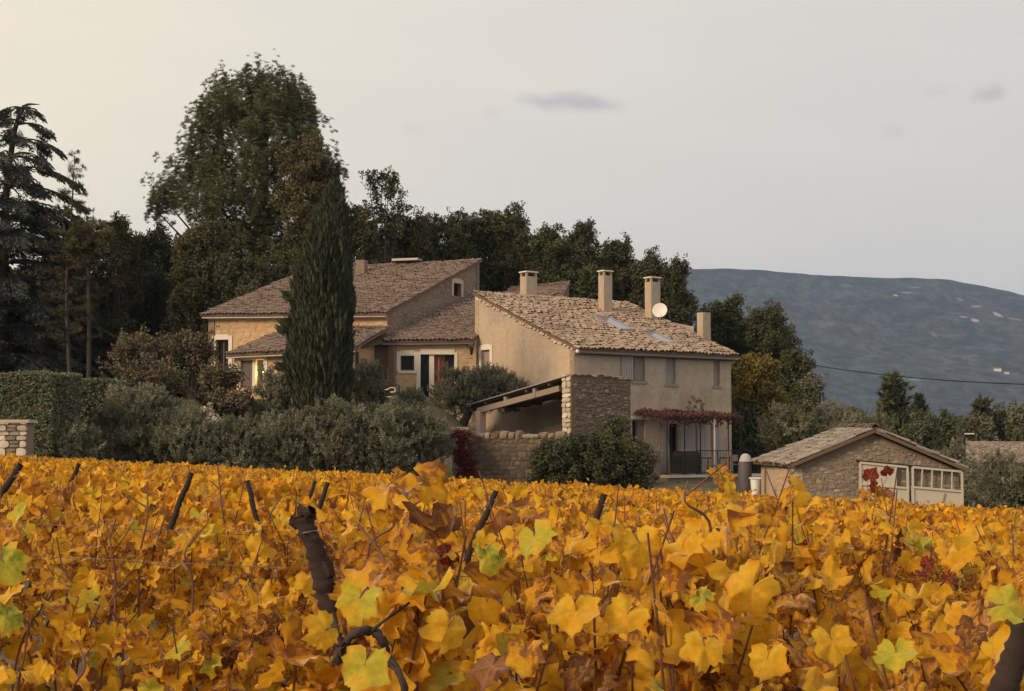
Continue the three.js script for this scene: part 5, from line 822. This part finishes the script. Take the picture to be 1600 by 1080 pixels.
function vineTop(k, x, d) { const y0 = groundY(x, -d); if (k < 3) { const y = P(800, interp(topTab[k], 800 + x / d * FOC), d).y; return y + (fbm(x * 3 + k * 9, 1, 2, 33) - .5) * .1; } return y0 + 1.40 + (fbm(x * .9 + k * 17, k * 3.1, 3, 44) - .5) * .34; }
function leafFrame(p, face, s, droop) {          // a leaf at p, facing `face`, tip hanging
  const n = face.normalize(), tip = new V3(rr(-.7, .7), droop, rr(-.5, .5)); tip.addScaledVector(n, -tip.dot(n)).normalize(); const x = tip.clone().cross(n).normalize(); return basis(x.multiplyScalar(s * rr(.72, 1.1)), tip.multiplyScalar(s), n.clone().multiplyScalar(s), p);
}
const rowWord = ['nearest', 'second', 'third', 'fourth'], nearVines = [];
const ordinal = ['first', 'second', 'third', 'fourth', 'fifth', 'sixth', 'seventh', 'eighth', 'ninth', 'tenth', 'eleventh', 'twelfth', 'thirteenth', 'fourteenth', 'fifteenth'];
ROWS.forEach((d0, k) => {
  const half = .345 * d0 + (k ? .5 : .35), sp = .64, n = Math.ceil(half * 2 / sp); let shown = 0;
  for (let i = 0; i < n; i++) {
    const x0 = -half + (i + .5) * (half * 2 / n) + rr(-.06, .06), d = d0 + x0 * slant, gy = groundY(x0, -d), b = new V3(x0, gy, -d), t = thing('grapevine', `yellow autumn grapevine, ${ordinal[shown++]} from the left in the ${rowWord[k]} row`, 'grapevine', b.clone(), 'grapevines of the near rows'), hp = new V3(x0 + rr(-.06, .06), gy + rr(.6, .72), -d + rr(-.04, .04));
    part(t, 'trunk', taper([b.clone().add(new V3(0, -.1, 0)), b.clone().lerp(hp, .5).add(new V3(rr(-.06, .06), 0, rr(-.05, .05))), hp], .045, .03, 7, 8, .18), oldwood);
    const leaves = [], nc = k ? 12 : 13, yTop = x => vineTop(k, x, d);
    for (let c = 0; c < nc; c++) {
      const ex = x0 + rr(-.48, .48), ez = -d + gauss() * .26, H = yTop(ex), s = hp.clone().add(new V3((ex - x0) * .55, rr(.02, .12), rr(-.04, .04))), e = new V3(ex, mix(s.y, H, rr(.72, 1.0)), ez), bare = R() < (k ? .26 : .12); if (e.y < s.y + .12) e.y = s.y + .15; if (bare) e.y = Math.max(e.y, H + (k ? rr(.03, .2) : rr(0, .05)));
      const m = s.clone().lerp(e, .5).add(new V3(rr(-.12, .12), .06, rr(-.08, .08))), cv = new THREE.CatmullRomCurve3([s, m, e]); part(t, 'cane', taper([s, m, e], .0045, .002, 5, 8), cane);
      const L = cv.getLength(), q = Math.floor(L / (bare ? .2 : .048)); for (let j = 0; j < q; j++) { const u = (j + .5) / q; if (u < .12) continue; const p = cv.getPoint(u), off = new V3(gauss() * .09, rr(-.05, .03), gauss() * .09); leaves.push([p.add(off), e.y - p.y]); }
    }
    for (let j = 0; j < 120; j++) { const x = x0 + rr(-.4, .4), H = yTop(x); leaves.push([new V3(x, H - Math.pow(R(), 1.1) * .66 - .02, -d + gauss() * .24), 1]); }
    leaves.sort((a, c) => c[0].z - a[0].z); let cnt = 0;
    for (const [p] of leaves) { if (p.y < gy + .35) continue; if (cnt++ >= 296) break; const s = rr(.034, .072), face = new V3(rr(-1, 1) - .15, rr(-.15, 1.1), rr(-.1, 1.0)); put(t, 'leaf', pick(k < 2 ? shapesNear : shapesMid), bladeMats[pickBlade()], leafFrame(p, face, s, -rr(.3, 1.2))); }
    nearVines.push({ t, x: x0, k });
  }
});
const vineAt = (k, x) => nearVines.filter(v => v.k === k).reduce((a, b) => Math.abs(b.x - x) < Math.abs(a.x - x) ? b : a).t;
// single leaves that stand out: place, depth, width in the view, blade, shape, turn of the tip, lean
[[1126, 742, 3.0, 62, 3, 2, 160, .2, 0], [1142, 772, 2.9, 60, 1, 0, 200, -.2, 0], [664, 752, 2.9, 96, 2, 8, 95, .5, 0], [622, 745, 2.9, 40, 3, 7, 10, .9, 0], [562, 935, 2.25, 96, 7, 1, 210, .1, 0], [508, 985, 2.2, 80, 1, 3, 240, .2, 0], [570, 1040, 2.2, 110, 7, 4, 170, .5, 0], [835, 838, 2.7, 92, 5, 5, 185, .2, 0], [760, 870, 2.6, 70, 8, 6, 150, .5, 0], [770, 1040, 2.3, 92, 10, 2, 200, .2, 0], [1000, 850, 2.6, 84, 1, 1, 190, .1, 0], [900, 955, 2.4, 110, 0, 0, 170, .1, 0], [980, 960, 2.4, 90, 1, 4, 200, .3, 0], [1095, 935, 2.6, 56, 8, 3, 170, .3, 0], [1568, 945, 2.4, 92, 5, 2, 120, .4, 0], [1520, 985, 2.3, 66, 6, 8, 220, .5, 0], [1100, 1010, 2.2, 90, 0, 3, 160, .2, 0], [1010, 1010, 2.2, 84, 2, 5, 190, .2, 0], [700, 980, 2.3, 92, 0, 6, 170, .2, 0], [820, 1020, 2.2, 84, 2, 1, 190, .1, 0], [1300, 1000, 2.4, 88, 0, 2, 175, .2, 0], [1400, 1020, 2.3, 88, 5, 0, 190, .2, 0], [1200, 1030, 2.3, 88, 1, 4, 170, .2, 0], [6, 880, 2.3, 90, 8, 1, 180, .4, 0], [30, 800, 3.0, 60, 7, 0, 200, .3, 0], [10, 960, 2.2, 80, 8, 3, 170, .5, 0], [470, 870, 3.2, 60, 4, 4, 160, .3, 0], [600, 870, 2.9, 64, 4, 8, 150, .3, 0], [1190, 800, 3.1, 56, 2, 7, 120, .5, 0], [1450, 880, 4.2, 34, 9, 2, 180, .4, 1], [1440, 895, 4.2, 30, 9, 3, 140, .4, 1],
 [1360, 745, 7.0, 34, 9, 2, 10, .1, 2], [1386, 737, 7.0, 30, 9, 0, 330, .1, 2], [1352, 770, 7.0, 30, 4, 3, 180, .2, 2], [1385, 775, 7.0, 34, 10, 4, 160, .3, 2], [1368, 762, 7.0, 26, 9, 5, 200, .3, 2]].forEach(([px, py, d, w, m, sh, deg, lean, k]) => {
  const p = P(px, py, d), s = w / FOC * d / 2.05, a = (deg + rr(-35, 35)) * Math.PI / 180, tip = new V3(Math.sin(a), Math.cos(a), rr(-.3, .9)), n = new V3(rr(-1.1, .9), lean + rr(-.2, 1), 1); n.addScaledVector(tip, -n.dot(tip) / tip.lengthSq()).normalize(); tip.normalize(); const x = tip.clone().cross(n).normalize(), v = vineAt(k, p.x);
  put(v, 'leaf', shapesNear[sh], bladeMats[m], basis(x.multiplyScalar(s), tip.clone().multiplyScalar(s), n.multiplyScalar(s), p)); part(v, 'petiole', taper([p, p.clone().addScaledVector(tip, -s * .6).add(new V3(0, -.01, -.02)), p.clone().addScaledVector(tip, -s * 1.1).add(new V3(rr(-.03, .03), -.06, -.05))], .0015, .001, 4, 4), cane);
});
// canes that stand free above the leaves on the left and in the middle
[[340, 728, 352, 835, 9, 3], [230, 752, 218, 870, 6.5, 2], [165, 812, 180, 900, 6.3, 2], [205, 905, 190, 980, 4.6, 1], [310, 830, 300, 900, 6.2, 2], [262, 790, 240, 860, 6.6, 2], [412, 828, 395, 905, 6.4, 2], [100, 905, 20, 1070, 4.6, 1], [45, 960, 28, 1075, 4.5, 1], [120, 1000, 112, 1080, 4.4, 1], [562, 822, 604, 935, 2.9, 0], [590, 790, 578, 850, 3.2, 0], [1075, 752, 1108, 815, 3.0, 0], [1035, 812, 1060, 868, 4.6, 1], [985, 850, 985, 905, 4.6, 1], [438, 778, 420, 830, 6.6, 2], [75, 900, 70, 990, 4.7, 1], [1130, 700 + 20, 1150, 790, 4.9, 1]].forEach(([x0, y0, x1, y1, d, k]) => { const a = P(x1, y1, d), e = P(x0, y0, d), m = a.clone().lerp(e, .5).add(new V3(rr(-.05, .05), 0, .03)), tw = m.clone().lerp(e, .3), r = .0007 * Math.max(3, d) + .0016; part(vineAt(k, a.x), 'cane', taper([a.clone().add(new V3(0, -.25, 0)), a, m, e], r, r * .55, 5, 12), cane); part(vineAt(k, a.x), 'cane', taper([tw, tw.clone().add(new V3(rr(-.08, .08), rr(.04, .1), .01))], r * .6, r * .4, 4, 3), cane); });
// thick old arm of the vine in the foreground
part(vineAt(0, P(590, 960, 2.5).x), 'old_arm', join([taper([P(528, 1035, 2.55), P(540, 1004, 2.5), P(556, 990, 2.48), P(578, 986, 2.5), P(596, 998, 2.5), P(606, 1028, 2.52), P(626, 1056, 2.5), P(634, 1095, 2.5)], .0085, .0055, 7, 30, .5), taper([P(580, 987, 2.5), P(598, 972, 2.48), P(640, 942, 2.46)], .004, .002, 5, 8, .3), taper([P(536, 1012, 2.5), P(524, 990, 2.5), P(520, 960, 2.52)], .012, .006, 6, 10, .5)]), oldwood);
// leaning stakes: channel section iron, each its own thing
function stake(label, px0, py0, px1, py1, d, wpx, o = {}) {
  const a = P(px0, py0, d), q = P(px1, py1, d), dir = q.clone().sub(a).normalize(), gy = groundY(q.x, q.z), L = (a.y - gy + .15) / -dir.y, foot = a.clone().addScaledVector(dir, L), w = wpx / FOC * d, t = thing('vine_stake', label, 'stake', foot.clone(), 'leaning stakes among the vines');
  const x = new V3(1, 0, 0).addScaledVector(dir, -dir.x).normalize().applyAxisAngle(dir, o.turn || .3);
  part(t, 'post', join([taper([a, a.clone().addScaledVector(dir, L * .05).addScaledVector(x, w * .1), a.clone().addScaledVector(dir, L * .1).addScaledVector(x, -w * .08), a.clone().addScaledVector(dir, L * .17).addScaledVector(x, w * .14), a.clone().addScaledVector(dir, L * .45).addScaledVector(x, -w * .1), foot], w * .42, w * .52, 8, 60, o.cap ? .26 : .18), new THREE.CircleGeometry(w * .46, 7).applyMatrix4(basis(x, x.clone().cross(dir).negate(), dir.clone().negate(), a))]), rust);
  if (o.cap) { const at = (l, q) => a.clone().addScaledVector(dir, l).addScaledVector(x, q); part(t, 'stub', taper([at(.0, 0), at(.0, w * .3), at(-.006, w * .62)], w * .42, w * .26, 6, 6, .5), rust); part(t, 'stub', taper([at(.012, 0), at(.01, -w * .4), at(.004, -w * .6)], w * .36, w * .24, 6, 6, .5), rust); part(t, 'tie_wire', taper([at(.03, -w * .5), at(.032, 0).add(new V3(0, 0, w * .55)), at(.036, w * .5), at(.06, w * 1.4)], .0016, .0012, 4, 12), wireM); part(t, 'knot', stoneShapes[5].clone().scale(w * .7, w * .8, w * .5).applyMatrix4(basis(x, dir, x.clone().cross(dir), at(.11, w * .28))), rust); }
  if (o.hook) part(t, 'wire_hook', taper([a.clone().addScaledVector(dir, .04), a.clone().addScaledVector(dir, .05).add(new V3(w * .9, .005, .02)), a.clone().addScaledVector(dir, .07).add(new V3(w * .5, 0, .03))], .003, .002, 5), wireM);
}
stake('thick gnarled dark stake leaning in the nearest row', 472, 806, 530, 985, 2.9, 37, { cap: true, turn: .5 });
stake('thick dark stake cut by the right edge', 1606, 950, 1566, 1085, 2.5, 46, { turn: -.4 });
stake('slanting dark stake tied with pale wire right of centre', 944, 772, 914, 856, 5.6, 13, { hook: true });
stake('slanting dark stake directly below the garden wall', 775, 767, 754, 815, 6.5, 11, { hook: true });
stake('slanting dark stake in the left middle of the vines', 299, 739, 276, 797, 10.2, 10);
stake('slanting dark stake nearest to the stone pillar', 123, 724, 106, 768, 13.5, 8);
stake('short upright stake left of the thick gnarled stake', 386, 751, 393, 780, 10.3, 9, { hook: true });
stake('bent dark stake just behind the thick gnarled stake', 512, 754, 498, 795, 7.6, 9, { turn: 1 });
stake('small dark stake behind the thick gnarled stake', 492, 752, 484, 775, 12.4, 7);
stake('dark stub of a stake at the left edge', 32, 726, 14, 752, 7.2, 12, { hook: true });
// trellis wires
ROWS.slice(0, 3).forEach((d0, k) => { if (!k) return; const h = [.0, -.18, -.27][k]; const pts = [-1.2, -.6, 0, .6, 1.2].map(s => { const x = s * d0 * .5, d = d0 + x * slant + .05; return new V3(x, vineTop(3, x, d) * .0 + groundY(x, -d) + 1.38 - (k ? 0 : .1) + Math.sin(s * 5) * .008, -d); }); solo('trellis_wire', taper(pts, .0009 + .0003 * k, .0009 + .0003 * k, 4, 24), wireM, `thin pale trellis wire along the ${rowWord[k]} vine row`, 'wire', 'trellis wires'); });
// all further rows read as one golden mass
{
  const o = new THREE.Group(); o.name = 'vineyard_foliage'; o.userData = { label: 'golden mass of far vine rows running up to the olive bank', category: 'vineyard', kind: 'stuff' }; scene.add(o);
  const lists = shapesFar.map(() => []), canes = [], cols = [[Y, .26], [Y2, .18], [OR, .2], [OC, .18], [BR, .07], [[.56, .3, .07], .11]], pc = () => { let t = R(); for (const [c, w] of cols) { if ((t -= w) < 0) return c; } return OC; };
  for (let d0 = 10.9, k = 4; d0 < 52; d0 += d0 < 20 ? 2.1 : 2.2, k++) {
    const half = .37 * d0 + 1.2, dens = d0 < 16 ? 190 : d0 < 28 ? 140 : 105, n = Math.round(half * 2 * dens);
    for (let i = 0; i < n; i++) { const x = rr(-half, half), d = d0 + x * slant + gauss() * .3; if (d > interp([[-20, 52], [0, 51], [8, 47.5], [20, 47.5]], x)) continue; const H = vineTop(k, x, d0), clump = fbm(x * 2.3 + k * 5, d * 2, 2, 55); if (R() > .45 + clump) continue; const p = new V3(x, H - Math.pow(R(), 1.4) * .62 + (R() < .05 ? rr(0, .16) : 0), -d), c = pc(), v = rr(.7, 1.2); const M = leafFrame(p, new V3(rr(-1, 1) - .1, rr(-.2, 1), rr(-.2, 1)), rr(.055, .09) * (d0 > 25 ? 1.15 : 1), -rr(.2, 1.2)), q = new THREE.Quaternion(), s = new V3(), pp = new V3(); M.decompose(pp, q, s); lists[i % 4].push({ p, q, s, c: c.map(z => z * v) }); }
    if (d0 < 34) for (let x = -half; x < half; x += rr(.25, .6)) { const H = vineTop(k, x, d0), a = new V3(x, H - .5, -d0 - x * slant), e = new V3(x + gauss() * .18, H + rr(-.12, .14), -d0 - x * slant + gauss() * .15); canes.push(taper([a, a.clone().lerp(e, .5).add(new V3(gauss() * .03, 0, 0)), e], .007, .004, 4, 3)); }
  }
  lists.forEach((l, i) => instances(o, 'leaves', shapesFar[i], phys([1, 1, 1], .94, { transmission: .45, thickness: 0, ior: 1.35, specularIntensity: .4 }), l, 'stuff'));
  part(o, 'canes', join(canes), cane, { kind: 'stuff' });
}
renderer.render(scene, camera);
